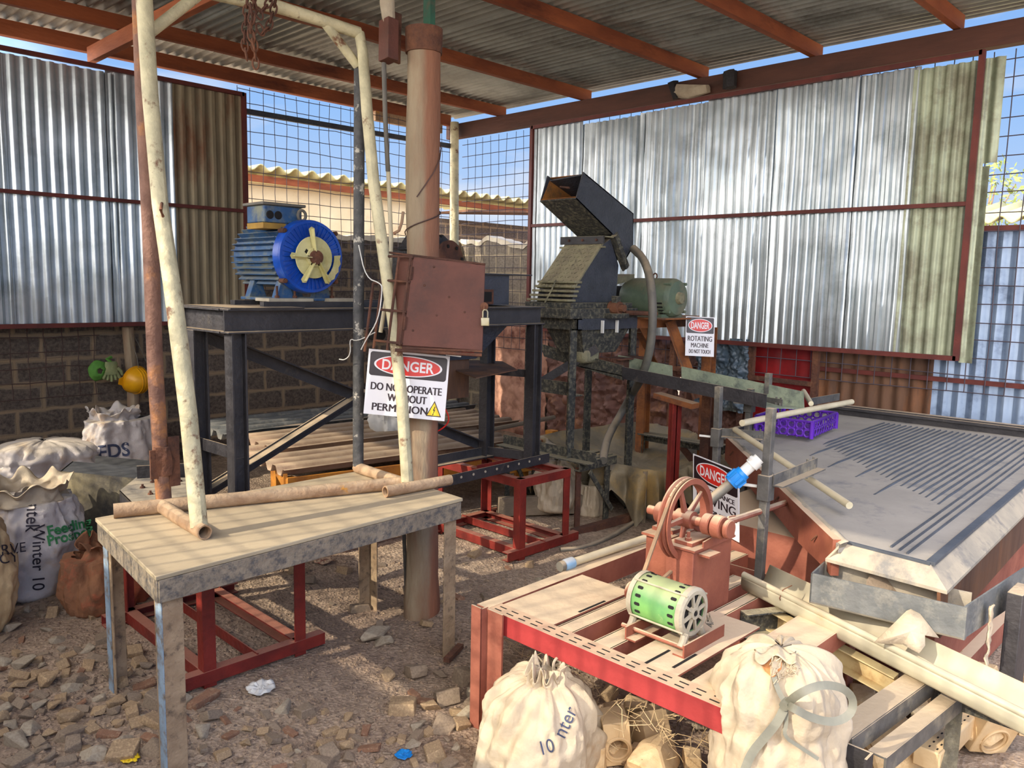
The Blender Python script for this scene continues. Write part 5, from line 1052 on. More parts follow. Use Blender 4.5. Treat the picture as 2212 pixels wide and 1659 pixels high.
# ============================================================ RED BED FRAME, PEDESTALS, FLYWHEEL, SMALL MOTOR
ZB=.47
def bed():
    t=thing('machine_bed','long low red steel bed frame of dusty channel beams in the foreground','frame',(2.5,1.6,0))
    xf=2.05; y0=1.03; y1=2.12
    q=MB(); q.chan((xf,y1,ZB-.04),(xf,y0,ZB-.04),.075,.08,.006,fx=-1); q.build('front_beam',pinkred,t,bev=.0015)
    for k in range(19):
        for dx in (.020,.048):
            y=y1-.035-k*.062; q=MB(); q.box((xf+dx-.003,y-.018,ZB-.001),(xf+dx+.003,y+.016,ZB+.0008)); q.build('slot',dark,t)
    q=MB(); w=.075; L=[(0,0),(w,0),(w,.007),(.007,.007),(.007,w),(0,w)]; q.box((xf-.022,y1-.10,-.02),(xf-.014,y1-.012,ZB+.01)); q.box((xf-.05,y1-.016,-.02),(xf-.014,y1-.010,ZB+.015)); q.box((xf-.054,y1-.016,-.02),(xf-.048,y1+.035,ZB+.02)); q.build('corner_leg',bedm,t)
    q=MB(); q.chan((xf,y1,ZB-.05),(3.75,y1+.02,ZB-.05),.06,.10,.006,fx=-1); q.build('end_beam',bedm,t)
    # cross members running away from the viewer
    for yc,w,zt,x1 in ((1.80,.07,ZB-.005,3.4),(1.63,.075,ZB-.005,3.1),(1.50,.05,ZB-.01,3.2),(1.19,.16,ZB-.004,2.95)):
        q=MB(); q.bar((xf+.02,yc,zt-.004),(x1,yc,zt-.004),w,.008); q.bar((xf+.02,yc-w/2,zt-.035),(x1,yc-w/2,zt-.035),.008,.07); q.bar((xf+.02,yc+w/2,zt-.035),(x1,yc+w/2,zt-.035),.008,.07); q.build('cross_beam',bedm,t)
    q=MB(); q.bar((xf+.04,1.98,ZB-.004),(xf+.55,1.98,ZB-.004),.26,.007); q.build('deck_plate',bedm,t)
    q=MB(); q.bar((xf+.04,1.42,ZB-.004),(xf+.62,1.42,ZB-.004),.2,.007); q.build('deck_plate',bedm,t)
    for (a,b) in (((2.28,1.86),(2.44,1.86)),((2.12,1.44),(2.26,1.44)),((2.16,1.36),(2.3,1.36))):
        q=MB(); q.box((a[0],a[1]-.005,ZB+.0),(b[0],a[1]+.005,ZB+.0012)); q.build('slot',dark,t)
    for x,y in ((2.62,1.64),(2.72,1.66),(2.42,1.64)):
        q=MB(); q.lathe((x,y,ZB-.001),(0,0,1),[(0,.009),(.0012,.009)],seg=12); q.build('bolt_hole',dark,t)
    q=MB(); q.angle((3.2,y0+.1,ZB-.06),(3.2,y1,ZB-.06),.06,.007); q.build('tie_beam',bedm,t)
    for x,y in ((3.15,1.15),(3.6,2.06)):
        q=MB(); q.angle((x,y,-.02),(x,y,ZB-.07),.06,.007,up=(0,1,0)); q.build('rear_leg',bedm,t)
    q=MB()
    for k in range(9):
        x=2.42+R.uniform(0,.5); y=R.choice((1.76,1.60)); q.tube([(x,y,ZB-.01),(x+R.uniform(-.01,.01),y-.012,ZB-.03-R.uniform(.01,.05))],.0025,seg=5)
    q.build('hanging_twine',whitepl,t)
bed()
def pedestals():
    t=thing('crank_pedestal','near square red pedestal of the flywheel shaft, on the bed frame','pedestal',(2.68,1.6,ZB))
    yF=1.54; zt=.755
    q=MB(); q.box((2.55,yF,ZB-.02),(2.83,yF+.12,zt-.03)); q.build('box_body',pedm,t,bev=.003)
    q=MB(); q.prism([V((2.60,yF-.005,zt-.03)),V((2.83,yF-.005,zt-.03)),V((2.83,yF-.005,zt+.06)),V((2.78,yF-.005,zt+.065)),V((2.70,yF-.005,zt+.01)),V((2.60,yF-.005,zt-.0))],(0,-.006,0)); q.box((2.54,yF-.01,zt-.03),(2.84,yF+.13,zt-.022)); q.box((2.58,yF-.05,zt-.05),(2.66,yF-.002,zt-.042)); q.build('guard_plate',pedm,t)
    q=MB(); q.box((2.57,yF+.02,zt-.022),(2.72,yF+.10,zt-.005)); q.build('bearing_foot',pedm,t,bev=.003)
    q=MB(); q.lathe((2.59,yF+.05,zt-.005),(0,0,1),[(0,.013),(.012,.013),(.012,.007),(.035,.007)],seg=6); q.build('anchor_bolt',pedm,t)
    t=thing('crank_pedestal','far red pedestal behind the flywheel, on the bed frame','pedestal',(2.66,1.82,ZB))
    q=MB(); q.box((2.66,1.72,ZB-.02),(2.90,1.83,.705)); q.build('box_body',pedm,t,bev=.003)
    q=MB(); q.box((2.64,1.71,.705),(2.92,1.84,.715)); q.box((2.70,1.73,.715),(2.86,1.83,.73)); q.build('bearing_foot',pedm,t)
    t=thing('flywheel','large spoked two-groove flywheel pulley on its crankshaft between the red pedestals','wheel',(2.64,1.66,.84))
    c=Py(1481,1120,1.63); ax=V((0,1,0)); ro=.160
    q=MB(); q.lathe(c-ax*.024,ax,[(0,ro-.022),(0,ro),(.005,ro),(.012,ro-.010),(.019,ro),(.026,ro),(.033,ro-.010),(.040,ro),(.046,ro),(.046,ro-.022),(0,ro-.022)],seg=64,cap=False); q.build('rim',pedm,t)
    for k in range(5):
        a=math.radians(90+72*k+20); d=V((math.cos(a),0,math.sin(a))); q=MB(); q.bar(c+d*.025,c+d*(ro-.018),.024,.018,up=tuple(ax),taper=.65); q.build('spoke',pedm,t,bev=.003)
    q=MB(); q.lathe(c-ax*.035,ax,[(0,.034),(.07,.034)],seg=24); q.build('hub',pedm,t)
    q=MB(); q.tube([c+ax*.17,c-ax*.19],.018,seg=16); q.build('shaft',pedm,t)
    for o,r,l in ((-.10,.040,.035),(-.145,.044,.04),(-.185,.036,.02),(.10,.042,.05)):
        q=MB(); q.lathe(c+ax*o,ax,[(-l/2,r*.9),(-l/2+.004,r),(l/2-.004,r),(l/2,r*.9)],seg=28); q.build('bearing_collar',pedm,t)
    q=MB(); q.tube([c-ax*.12+V((.03,0,-.005)),Pd(1640,1105,3.4),Pd(1700,1085,3.75)],.014,seg=10); q.build('connecting_rod',bedm,t)
    # v-belt around flywheel and small motor pulley
    m_=V((2.385,1.665,.60)); c2=c-ax*.006; r2=.030
    c2=V((c.x,1.625,c.z)); m2=V((m_.x,1.645,m_.z)); d=(m2-c2); L=math.hypot(d.x,d.z); th=math.atan2(d.z,d.x); be=math.acos((ro-.004-r2)/L); pts=[]
    for k in range(28): a=th+be+(2*math.pi-2*be)*k/27; pts.append(c2+V((math.cos(a),0,math.sin(a)))*(ro-.004))
    for k in range(9): a=th-be+2*be*k/8; pts.append(m2+V((math.cos(a),0,math.sin(a)))*r2)
    q=MB(); n=len(pts); vs=[]
    for i in range(n):
        rad=(pts[i]-(c2 if i<28 else m2)).normalized(); vs+=[pts[i]-ax*.006-rad*.004,pts[i]+ax*.006-rad*.004,pts[i]+ax*.007+rad*.004,pts[i]-ax*.007+rad*.004]
    q.add(vs,[(4*i+a,4*i+(a+1)%4,4*((i+1)%n)+(a+1)%4,4*((i+1)%n)+a) for i in range(n) for a in range(4)]); q.build('drive_belt',beltm,cat='belt',label='tan rubber drive belt running from the flywheel to the small green motor')
pedestals()
def motor_small():
    t=thing('electric_motor','small bright green slotted electric motor at the front of the red bed frame','motor',(2.33,1.5,ZB))
    c=V((2.335,1.405,.595)); ax=V((0.03,1,0)).normalized(); r=.083; Ln=.21
    q=MB(); q.lathe(c,ax,[(.0,r),(.005,r+.001),(Ln-.005,r+.001),(Ln,r)],seg=44); bd=q.build('body',greenb,t)
    ux=ax.orthogonal().normalized()
    for row in (.035,Ln-.035):
        for k in range(18):
            a=2*math.pi*k/18; d=V((math.cos(a),0,math.sin(a))); tg=V((-math.sin(a),0,math.cos(a)))
            q=MB(); p=c+ax*row+d*(r+.0015); pts=[p+ax*(.011*math.copysign(1,math.cos(b))*.55+.006*math.cos(b))+tg*(.006*math.sin(b)) for b in [j*math.pi/5 for j in range(10)]]
            q.prism(pts,d*.0008); q.build('vent_slot',dark,t)
    for o,s in ((0,-1),(Ln,1)):
        q=MB(); q.lathe(c+ax*o,ax*s,[(-.012,r+.005),(.008,r+.005),(.014,r-.004),(.016,.03),(.016,.0)] if s>0 else [(-.012,r+.005),(.006,r+.005),(.012,r-.005)],seg=40,cap=False); 
        if s<0:
            q.lathe(c+ax*o,ax*s,[(.004,r-.006),(.012,r-.005),(.012,r-.018),(.004,r-.018)],seg=40,cap=False)
            q.lathe(c+ax*o,ax*s,[(.0,.024),(.016,.022),(.016,.012),(.006,.010)],seg=24)
            for k in range(8):
                a=k*math.pi/4+.2; d=V((math.cos(a),0,math.sin(a))); q.bar(c-ax*.008+d*.018,c-ax*.008+d*(r-.016),.010,.008,up=tuple(ax))
        q.build('end_bell',alu,t)
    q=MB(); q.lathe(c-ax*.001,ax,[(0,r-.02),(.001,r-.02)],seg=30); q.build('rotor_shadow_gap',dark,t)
    q=MB(); q.lathe(c-ax*.017,ax,[(0,.008),(.02,.008)],seg=14); q.build('shaft_end',dark,t)
    for a in (35,125,215,305):
        a=math.radians(a); d=V((math.cos(a),0,math.sin(a))); q=MB(); q.tube([c+d*(r+.006)-ax*.012,c+d*(r+.006)+ax*(Ln+.005)],.0035,seg=6); q.build('tie_rod',alu,t)
    q=MB(); q.lathe(c+ax*(Ln+.03),ax,[(0,.034),(.006,.034),(.014,.026),(.022,.034),(.028,.034)],seg=24); q.build('pulley',pedm,t)
    for o in (-.005,Ln+.002):
        for sgn in (-1,1):
            q=MB(); p=c+ax*o+V((sgn*.055,0,-.085)); q.tube([c+ax*o+V((sgn*.045,0,-.06)),p,p+V((sgn*.015,0,-.018))],.014,seg=10); q.build('mount_lug',alu,t)
    q=MB(); q.tube([c+V((-.07,-.03,-.10)),c+V((-.07,Ln+.03,-.10))],.008,seg=8); q.tube([c+V((.07,-.03,-.10)),c+V((.07,Ln+.03,-.10))],.008,seg=8); q.build('pivot_rod',pedm,t)
    z=ZB
    q=MB(); q.angle((2.24,1.37,z),(2.50,1.37,z),.045,.006,fx=-1); q.build('mount_angle',pedm,t)
    q=MB(); q.angle((2.22,1.60,z),(2.45,1.60,z),.045,.006); q.build('mount_angle',pedm,t)
    q=MB(); rr=random.Random(4)
    for k in range(10): q.tube([c+V((.06,-.02,-.05)),c+V((.09+.03*rr.random(),-.02+.03*rr.random(),-.06-.02*rr.random())),c+V((.12+.03*rr.random(),.0+.03*rr.random(),-.04-.04*rr.random()))],.0022,seg=5)
    q.build('lead_wires',hosem,t)
motor_small()
hose_t=thing('water_pipe','pale dusty pipe ending in a light blue coupling, lying behind the bed frame','pipe',tuple(Pz(1300,1200,.5)))
a=Pz(1228,1218,.49); b=Pz(1402,1160,.50); d=(b-a).normalized()
q=MB(); q.tube([a,b,b+d*.25],.018,seg=12); q.build('pale_pipe',cpvc,hose_t)
q=MB(); q.lathe(a-d*.03,d,[(0,.02),(.01,.026),(.055,.026),(.06,.02)],seg=14); q.build('blue_coupling',clampl,hose_t)
q=MB(); q.lathe(a-d*.055,d,[(0,.022),(.022,.024),(.026,.02)],seg=12); q.build('dark_end',hosem,hose_t)
# ============================================================ TROUGHS, GUTTERS, BENCH (lower right)
def trough():
    t=thing('steel_trough','grey steel catch trough hanging under the dusty front lip of the deck','trough',(3.0,1.0,.49))
    zt,zb=.655,.54; a=Pz(1752,1238,zt); b=Pz(2085,1312,zt); dd=(b-a).normalized(); w=V((-dd.y,dd.x,0)); w=-w if w.x<0 else w; w=w*.17
    h=V((0,0,zb-zt)); 
    q=MB(); q.prism([a,b,b+h,a+h],w.normalized()*.006); q.build('front_wall',greytr,t)
    q=MB(); q.prism([a+w,b+w,b+w+h,a+w+h],-w.normalized()*.006); q.build('back_wall',decklip,t)
    q=MB(); q.prism([a,a+w,a+w+h,a+h],dd*.006); q.build('end_wall',greytr,t)
    q=MB(); q.prism([a+h,b+h,b+w+h,a+w+h],(0,0,.006)); q.build('floor_plate',decklip,t)
    e=b+V((1.4,-.12,.03)); q=MB(); q.prism([b,e,e+h*1.25,b+h],(0,.006,0)); q.build('long_side_wall',greytr,t)
    q=MB(); q.prism([b+w*0+V((0,.0,0)),b+V((.02,-.0,0)),b+V((.02,0,0))+h,b+h],dd*.006); q.build('corner_strip',greytr,t)
    q=MB(); p=a.lerp(b,.42)+w*.75+h*.35; q.prism([p+V((-.05,.03,-.05)),p+V((.0,-.06,-.05)),p+V((.02,0,.03)),p+V((-.02,.04,.02))],(.04,.0,.02)); q.build('divider',greyst,t)
    q=MB(); c=b+V((.32,-.06,0)); q.box(c+V((-.05,-.05,-.56)),c+V((.09,.0,-.0))); q.build('corner_column',blackst,t,bev=.003)
    q=MB()
    def rag(u,v):
        p=b+V((.17,-.028,0)); return p+V((.05*(u-.5)*(1-.55*v)+.012*noise.noise(V((v*6,0,2))),-.012-.01*noise.noise(V((u*4,v*9,0))),-.03-.26*v))
    q.grid(rag,6,22); q.build('hanging_rag',sackc,t,recalc=False,solid=.004)
trough()
def gutter():
    t=thing('plastic_gutter','long cream plastic gutter slanting across the lower right, with a torn paper scrap on it','gutter',(2.8,1.0,.45))
    a=Pz(1606,1243,.53); b=Pz(2212,1545,.46); dd=(b-a).normalized(); b=b+dd*.35
    s=dd.cross(V((0,0,1))).normalized(); s=-s if s.x<0 else s   # s points away from the viewer
    prof=[]
    for k in range(9): an=math.radians(200-k*26); prof.append((.012*math.cos(an)*1.0+.0,.012*math.sin(an)))
    body=[(-.010,-.004),(-.012,-.03),(-.004,-.055),(.02,-.070),(.06,-.072),(.10,-.062),(.13,-.035),(.150,.006),(.157,.020)]
    n=14
    def fn(u,v):
        p=a.lerp(b,u); i=v*(len(body)-1); k=min(int(i),len(body)-2); f=i-k; x=body[k][0]+(body[k+1][0]-body[k][0])*f; z=body[k][1]+(body[k+1][1]-body[k][1])*f
        return p+s*x+V((0,0,z))
    q=MB(); q.grid(fn,n,len(body)*3); q.build('channel',pvc,t,recalc=False,solid=.003,ang=60)
    q=MB(); q.tube([a+V((0,0,.004)),b+V((0,0,.004))],.013,seg=12); q.build('rolled_lip',pvc,t)
    p=a.lerp(b,.14); q=MB(); q.tube([p+s*.05+V((0,0,.03)),p+V((0,0,.022)),p-s*.018+V((0,0,-.01)),p+s*.0+V((0,0,-.04))],.002,seg=5); q.build('tie_wire',rustc,t)
    c=Pz(1990,1390,.56); t2=thing('paper_scrap','torn crumpled piece of cream paper resting on the plastic gutter','paper',tuple(c))
    P=[Pz(x,y,z) for x,y,z in ((1888,1388,.52),(1958,1320,.60),(1976,1312,.61),(2000,1342,.58),(2028,1378,.53),(1998,1372,.545),(1998,1395,.52),(1985,1412,.50),(1950,1392,.51),(1905,1390,.515))]
    q=MB(); m_=sum(P,V((0,0,0)))/len(P)+V((-.01,0,.012)); q.add(P+[m_],[(i,(i+1)%len(P),len(P)) for i in range(len(P))]); q.build('sheet',sackc,t2,recalc=False,solid=.003,ang=20)
gutter()
q=MB(); q.chan(Pz(1668,1332,.40),Pz(1935,1475,.30),.05,.08,.005); q.build('steel_strip',mat('cream_rusty_channel',(214,196,150),(196,176,128),(150,100,50),sc=5,th=.66,rough=.7),cat='bar',label='cream steel channel with rust specks below the plastic gutter')
q=MB(); q.chan((2.80,1.47,.40),(3.05,1.33,.40),.05,.10,.006); q.build('steel_strip',mudst,cat='bar',label='short black slotted channel beside the near red pedestal')
def bench():
    t=thing('steel_trestle','black steel trestle with angle rails at the bottom right corner, half buried in broken bricks','trestle',(2.5,.8,0))
    z=.40; A0=Pz(1812,1585,z); A1=Pz(2000,1452,z); B0=Pz(1850,1630,z-.01); B1=Pz(2040,1490,z-.02)
    q=MB(); q.bar(A0,A1,.075,.008); q.bar(A0+V((0,-.036,-.03)),A1+V((0,-.036,-.03)),.008,.06); q.build('top_rail',greysq,t)
    q=MB(); q.bar(A0+V((.03,-.10,-.035)),A1+V((.04,-.10,-.035)),.05,.006); q.bar(A0+V((.03,-.125,-.06)),A1+V((.04,-.125,-.06)),.007,.055); q.build('second_rail',greysq,t)
    q=MB(); q.chan(A0+V((-.01,-.06,-.42)),A0+V((-.01,-.06,-.01)),.05,.09,.007,up=(0,1,0)); q.build('leg',blackst,t)
    q=MB(); p=A1+V((0,-.1,-.07)); q.bar(p,p+V((-.26,-.06,-.36)),.045,.012); q.build('diagonal_strut',mudst,t)
    q=MB(); q.bar(A1+V((-.02,-.03,-.05)),A1+V((.0,-.32,-.06)),.008,.07); q.build('cross_rail',mudst,t)
bench()
# ============================================================ CORRUGATED STACK ON WOODEN CRATE
def stack():
    t=thing('wooden_crate_base','long orange-brown wooden crate base under the dusty corrugated sheets','crate',(3.6,4.6,0))
    q=MB(); q.box((2.75,4.18,.02),(3.65,4.22,.16)); q.build('front_lower_board',blockm_y,t)
    q=MB(); q.bar((2.62,4.60,.345),(4.6,4.20,.345),.025,.17); q.build('side_board',blockm_y,t)
    q=MB(); q.bar((2.62,4.62,.40),(2.98,5.5,.40),.025,.10); q.build('end_board',blockm_y,t)
    q=MB(); q.bar((4.4,4.30,.33),(5.45,4.65,.33),.03,.18); q.build('end_board',timber,t)
    for x,y in ((2.66,4.64),(4.5,4.3),(3.0,5.4),(5.3,4.7)):
        q=MB(); q.box((x-.04,y-.04,-.02),(x+.04,y+.04,.42)); q.build('post',blockm_y,t)
    # sheets run along X
    base=V((2.60,4.60,.455)); 
    for k,(dx,dy,w,L,zz,lb,mm,an) in enumerate(((0,0,.95,2.0,0,'front dusty corrugated sheet on the wooden crate base, nearest the pillar',sheetd,-.13),(.25,.55,.9,2.3,.02,'dusty corrugated sheet lying behind the front one on the crate base',sheetd,-.10),(.2,1.25,.8,2.6,.035,'greyer corrugated sheet at the back of the stack, against the block wall',greytr,-.03))):
        u=V((math.cos(an),math.sin(an),0)); v=V((-math.sin(an),math.cos(an),0)); q=MB()
        q.corr(base+V((dx,dy,zz)),v,u,w,L,pitch=.175,amp=.026,nrm=(0,0,1),seg=14,nv=8,trap=True,dent=.008,sd=k); q.build('corrugated_sheet',mm,recalc=False,solid=.002,cat='sheet',label=lb,ang=50)
    q=MB(); q.tube([(4.6,4.75,.5),(5.35,4.72,.53)],.02,seg=8); q.build('wood_pole',plankw,cat='pole',label='short grey pole poking out past the corrugated sheets toward the tarpaulin')
stack()
# ============================================================ SACKS
def sack(name,lb,c,rx,ry,h,mm,seed=0,rot=0,top='tied',lean=(0,0),wr=1.,sq=.35,cat='sack',group=None):
    t=thing(name,lb,cat,(c[0],c[1],c[2]),group)
    M_=Matrix.Translation(V(c))@Matrix.Rotation(rot,4,'Z'); nu,nv=120,70
    def fn(u,v):
        a=2*math.pi*u; cz=v
        e=1-sq; ca,sa=math.cos(a),math.sin(a); px=math.copysign(abs(ca)**(1-sq*.6),ca); py=math.copysign(abs(sa)**(1-sq*.6),sa)
        if v<.15: r=.80+.20*math.sin(v/.15*math.pi/2); z=h*.10*(v/.15)**1.6
        elif v<.72: k=(v-.15)/.57; r=1.0+.06*math.sin(k*math.pi)-.10*k; z=h*(.10+.62*k)
        elif top=='tied':
            k=(v-.72)/.28; r=.85*(1-k)**.75+.05 ; z=h*(.72+.20*math.sin(min(k*1.3,1)*math.pi/2)+.10*max(0,k-.75)*4)
            if k>.8: r+=.10*(k-.8)*5
        elif top=='dome':
            k=(v-.72)/.28; r=max(.0,.90*math.cos(k*math.pi/2))**.75; z=h*(.72+.28*math.sin(k*math.pi/2))
        else:
            k=(v-.72)/.28; r=.90-.12*k; z=h*(.72+.28*k)
            if k>.6: r-=.5*(k-.6); z-=h*.25*(k-.6)
        P0=V((px*r*rx,py*r*ry,z)); fr=seed*3.1
        n1=noise.fractal(V((px*1.6+fr,py*1.6,z*3.5)),.8,2,4)
        cr=1-abs(noise.noise(V((px*2.6+fr,py*2.6,z*5+fr))))*2.2
        cr2=1-abs(noise.noise(V((px*6+fr,py*6,z*9))))*2.2
        amp=wr*(.5+1.0*v); d=V((px,py,.25)).normalized()*(n1*.05+cr*.018*amp+cr2*.007*amp)*(rx+ry)/2/.2*.9
        if top=='tied' and v>.74:
            k=(v-.74)/.26; d+=V((px,py,0))*(.010*math.sin(a*11+4*noise.noise(V((a,0,fr))))*k*k*(1.4-k)*2)
        P0+=d; P0.x+=lean[0]*v*v; P0.y+=lean[1]*v*v
        if v<.02: P0.z=0
        return M_@P0
    q=MB(); q.grid(fn,nu,nv); 
    b=len(q.v); q.v.append(M_@V((0,0,0))); q.f+=[(i+1,i,b) for i in range(nu)]
    bag=q.build('bag',mm,t,recalc=False,ang=75); 
    if top=='tied':
        p=M_@V((lean[0],lean[1],h*.93)); q=MB(); q.lathe(p,(0,0,1),[(-.012,.05*rx/.2),(.0,.058*rx/.2),(.012,.05*rx/.2)],seg=16,cap=False); q.build('neck_tie',strapm,t)
    return t,bag
def flaps(t,c,r,h,mm,seed,amp=.05,n=140,name='rolled_mouth',lean=0):
    def fn(u,v):
        a=2*math.pi*u; rr=r*(1+.14*noise.noise(V((math.cos(a)*2,math.sin(a)*2,seed)))); k=v
        R2=rr*(1.0-.35*k+.5*k*k)+amp*noise.noise(V((a*3,k*2,seed)))
        return V(c)+V((R2*math.cos(a),R2*math.sin(a),h*(k-.2*k*k)+amp*1.3*noise.noise(V((math.cos(a)*3,math.sin(a)*3,k*2+seed)))*k+.02*math.sin(a*9+seed)*k))
    q=MB(); q.grid(fn,n,16); return q.build(name,mm,t,recalc=False,solid=.003,ang=70)
dirc=V((.70,.70,0))
# left group
s1,b1=sack('feed_sack','tan woven sack cut by the left picture edge, nearest of the left sacks',(.80,4.46,-.01),.205,.20,.64,sackt,1,lean=(.02,0),wr=.7)
s2,b2=sack('feed_sack','white woven sack with green feeding print and marker writing, by the left table end',(1.20,4.84,-.01),.25,.24,.58,sackw,2,top='open',wr=.5,sq=.3)
flaps(s2,(1.18,4.84,.50),.20,.12,sackc,3,.035)
tv=bvh_of(b2)
def wr_(par,bv,s,size,x,y,dist,mm,name,rot=0,bold=.012,sx=.9,depth=.0):
    p=Pd(x,y,dist); dn=(p-CAM).normalized(); u=dn.cross(V((0,0,1))).normalized(); w=u.cross(dn)
    cr_,sr_=math.cos(rot),math.sin(rot); q=MB(); project_text(q,s,size,p,u*cr_+w*sr_,w*cr_-u*sr_,bv,dn,lift=.006,sx=sx,bold=bold); q.build(name,mm,par,recalc=False)
wr_(s2,tv,'Feeding',.075,150,1138,4.3,inkg,'green_print',rot=.14,bold=.03)
wr_(s2,tv,'Prosper',.075,152,1158,4.3,inkg,'green_print',rot=.14,bold=.03)
wr_(s2,tv,'Winter 10',.08,82,1205,4.3,inkb,'marker_writing',rot=-math.pi/2-.05,bold=.004,sx=1.)
wr_(s2,tv,'ntek',.09,70,1118,4.3,inkb,'marker_word',rot=-math.pi/2-.1,bold=.004)
tv=bvh_of(b1)
wr_(s1,tv,'SERVE',.07,14,1188,4.0,inkb,'dark_print',rot=0,bold=.0)
wr_(s1,tv,'CY',.07,20,1206,4.0,inkb,'dark_print',rot=0,bold=.0)
s3,b3=sack('feed_sack','pale slumped sack lying against the block wall behind the white sack',(1.80,6.75,-.01),.40,.3,.46,sackw,5,top='dome',wr=.9,sq=.1)
s4,b4=sack('feed_sack','white sack printed FEEDS leaning by the short wall pole',(2.35,6.75,.10),.30,.2,.52,sackw,6,top='open',wr=.5,sq=.2)
flaps(s4,(2.33,6.8,.52),.17,.15,sackw,9,.045)
tv=bvh_of(b4); wr_(s4,tv,'FEEDS',.15,226,978,6.6,inkn,'navy_print',rot=.06,bold=.02); wr_(s4,tv,'Ch',.12,197,1009,6.6,inkn,'navy_print',bold=0)
q=MB(); q.box((2.05,6.55,-.02),(2.7,7.0,.10)); q.build('stone_block',blockm if False else greyst,cat='block',label='low stone block carrying the FEEDS sack',bev=.02)
s5,b5=sack('cloth_bag','slumped orange-brown stained bag between the white sack and the table leg',(1.42,4.32,-.01),.22,.15,.30,ragm,8,rot=.2,top='open',wr=1.4,sq=.1,lean=(.03,.05),cat='bag')
flaps(s5,(1.45,4.35,.22),.13,.13,ragm,4,.06)
s6,b6=sack('feed_sack','small grey sack with loose threads under the crusher base, behind the sunny red stand',(4.42,3.86,.05),.17,.13,.36,sackc,11,wr=1.5,rot=.4)
s6b,_=sack('feed_sack','small pale sack beside the leg of the crusher base',(4.66,3.72,-.01),.12,.11,.26,sackc,13,wr=1.2,top='open')
s7,b7=sack('rubble_sack','cream dusty sack under the red front beam, slumped against the bed leg',(1.965,1.78,-.02),.19,.19,.385,sackc,15,rot=.5,wr=.9,lean=(.04,-.02))
flaps(s7,(1.99,1.76,.31),.055,.09,sackc,7,.025)
tv=bvh_of(b7); wr_(s7,tv,'nter',.065,1222,1560,2.7,inkn,'faded_print',rot=1.15,bold=0); wr_(s7,tv,'10',.06,1180,1615,2.7,inkn,'faded_print',rot=.3,bold=0)
pc=Pd(1680,1640,2.42); s8,b8=sack('rubble_sack','large cream sack bursting with bricks and tied with a grey strap, right foreground',(pc.x+.02,pc.y+.02,-.02),.205,.19,.66,sackc,19,rot=.6,wr=.8,sq=.35,top='dome')
# strap over the tied sack: projected to the sack surface
tv=bvh_of(b8)
def onsack(x,y,l=.012,off=0.):
    p=Pd(x,y,2.4); dn=(p-CAM).normalized(); h=tv.ray_cast(CAM+dn*.5,dn); return (h[0]-dn*l) if h[0] is not None else Pd(x,y,2.33+off)
def ribbon(pts,w,nm,mm=strapm,par=s8):
    P=[V(p) for p in pts]
    for _ in range(2):
        N2=[P[0]]
        for a,b in zip(P,P[1:]): N2+=[a.lerp(b,.25),a.lerp(b,.75)]
        N2.append(P[-1]); P=N2
    q=MB(); vs=[]; n=len(P)
    for i,p in enumerate(P):
        tg=(P[min(i+1,n-1)]-P[max(i-1,0)]).normalized(); vd=(CAM-p).normalized(); s=tg.cross(vd).normalized()*w/2; vs+=[p-s,p+s,p+s-vd*.003,p-s-vd*.003]
    q.add(vs,[(4*i+a,4*i+(a+1)%4,4*i+4+(a+1)%4,4*i+4+a) for i in range(n-1) for a in range(4)]+[(3,2,1,0),(4*n-4,4*n-3,4*n-2,4*n-1)]); q.build(nm,mm,par)
kn=onsack(1698,1522,.03)
ribbon([kn,onsack(1680,1560,.02),onsack(1650,1595,.02),onsack(1622,1628,.02),onsack(1606,1670,.03)],.024,'strap_tail')
ribbon([kn,kn.lerp(Pd(1725,1498,2.16),1),Pd(1772,1478,2.17),Pd(1820,1484,2.2),Pd(1845,1510,2.22),Pd(1838,1545,2.22),Pd(1800,1562,2.2),Pd(1750,1550,2.18),Pd(1715,1530,2.17),kn],.022,'strap_loop')
ribbon([onsack(1672,1462,.01),onsack(1680,1490,.015),kn],.014,'strap_end'); ribbon([kn,onsack(1700,1560,.02),onsack(1692,1590,.02),onsack(1725,1612,.02),onsack(1768,1640,.03)],.010,'string')
q=MB(); q.tube([kn+V((-.015,0,0)),kn+V((.015,0,.004))],.014,seg=8); q.build('strap_knot',strapm,s8)
# torn mouth with brick showing
def torn():
    c=onsack(1672,1440,.0); r_=mat('brick_through_tear',(200,140,84),(176,116,66),(150,96,60),rough=.95,bump=.4)
    q=MB(); P=[onsack(x,y,.008) for x,y in ((1640,1425),(1655,1415),(1690,1420),(1688,1445),(1670,1465),(1652,1450))]; q.prism(P,(P[0]-CAM).normalized()*.02); q.build('exposed_brick',r_,s8)
    q=MB(); rr=random.Random(8)
    for k in range(26):
        x=1690+rr.uniform(-20,42); y=1432+rr.uniform(-18,40); a=onsack(x,y,.006); b=onsack(x+rr.uniform(-18,18),y+rr.uniform(-6,14),.014); q.tube([a,a.lerp(b,.5)+V((0,0,.008)),b],.0016,seg=4)
    q.build('frayed_fibres',sackc,s8)
    def fl(u,v):
        x=1630+90*u; y=1402+24*v+10*math.sin(u*9); return onsack(x,y,.012+.02*v*abs(math.sin(u*7)))
    q=MB(); q.grid(fl,26,6); q.build('torn_flap',sackc,s8,recalc=False,solid=.002,ang=60)
torn()
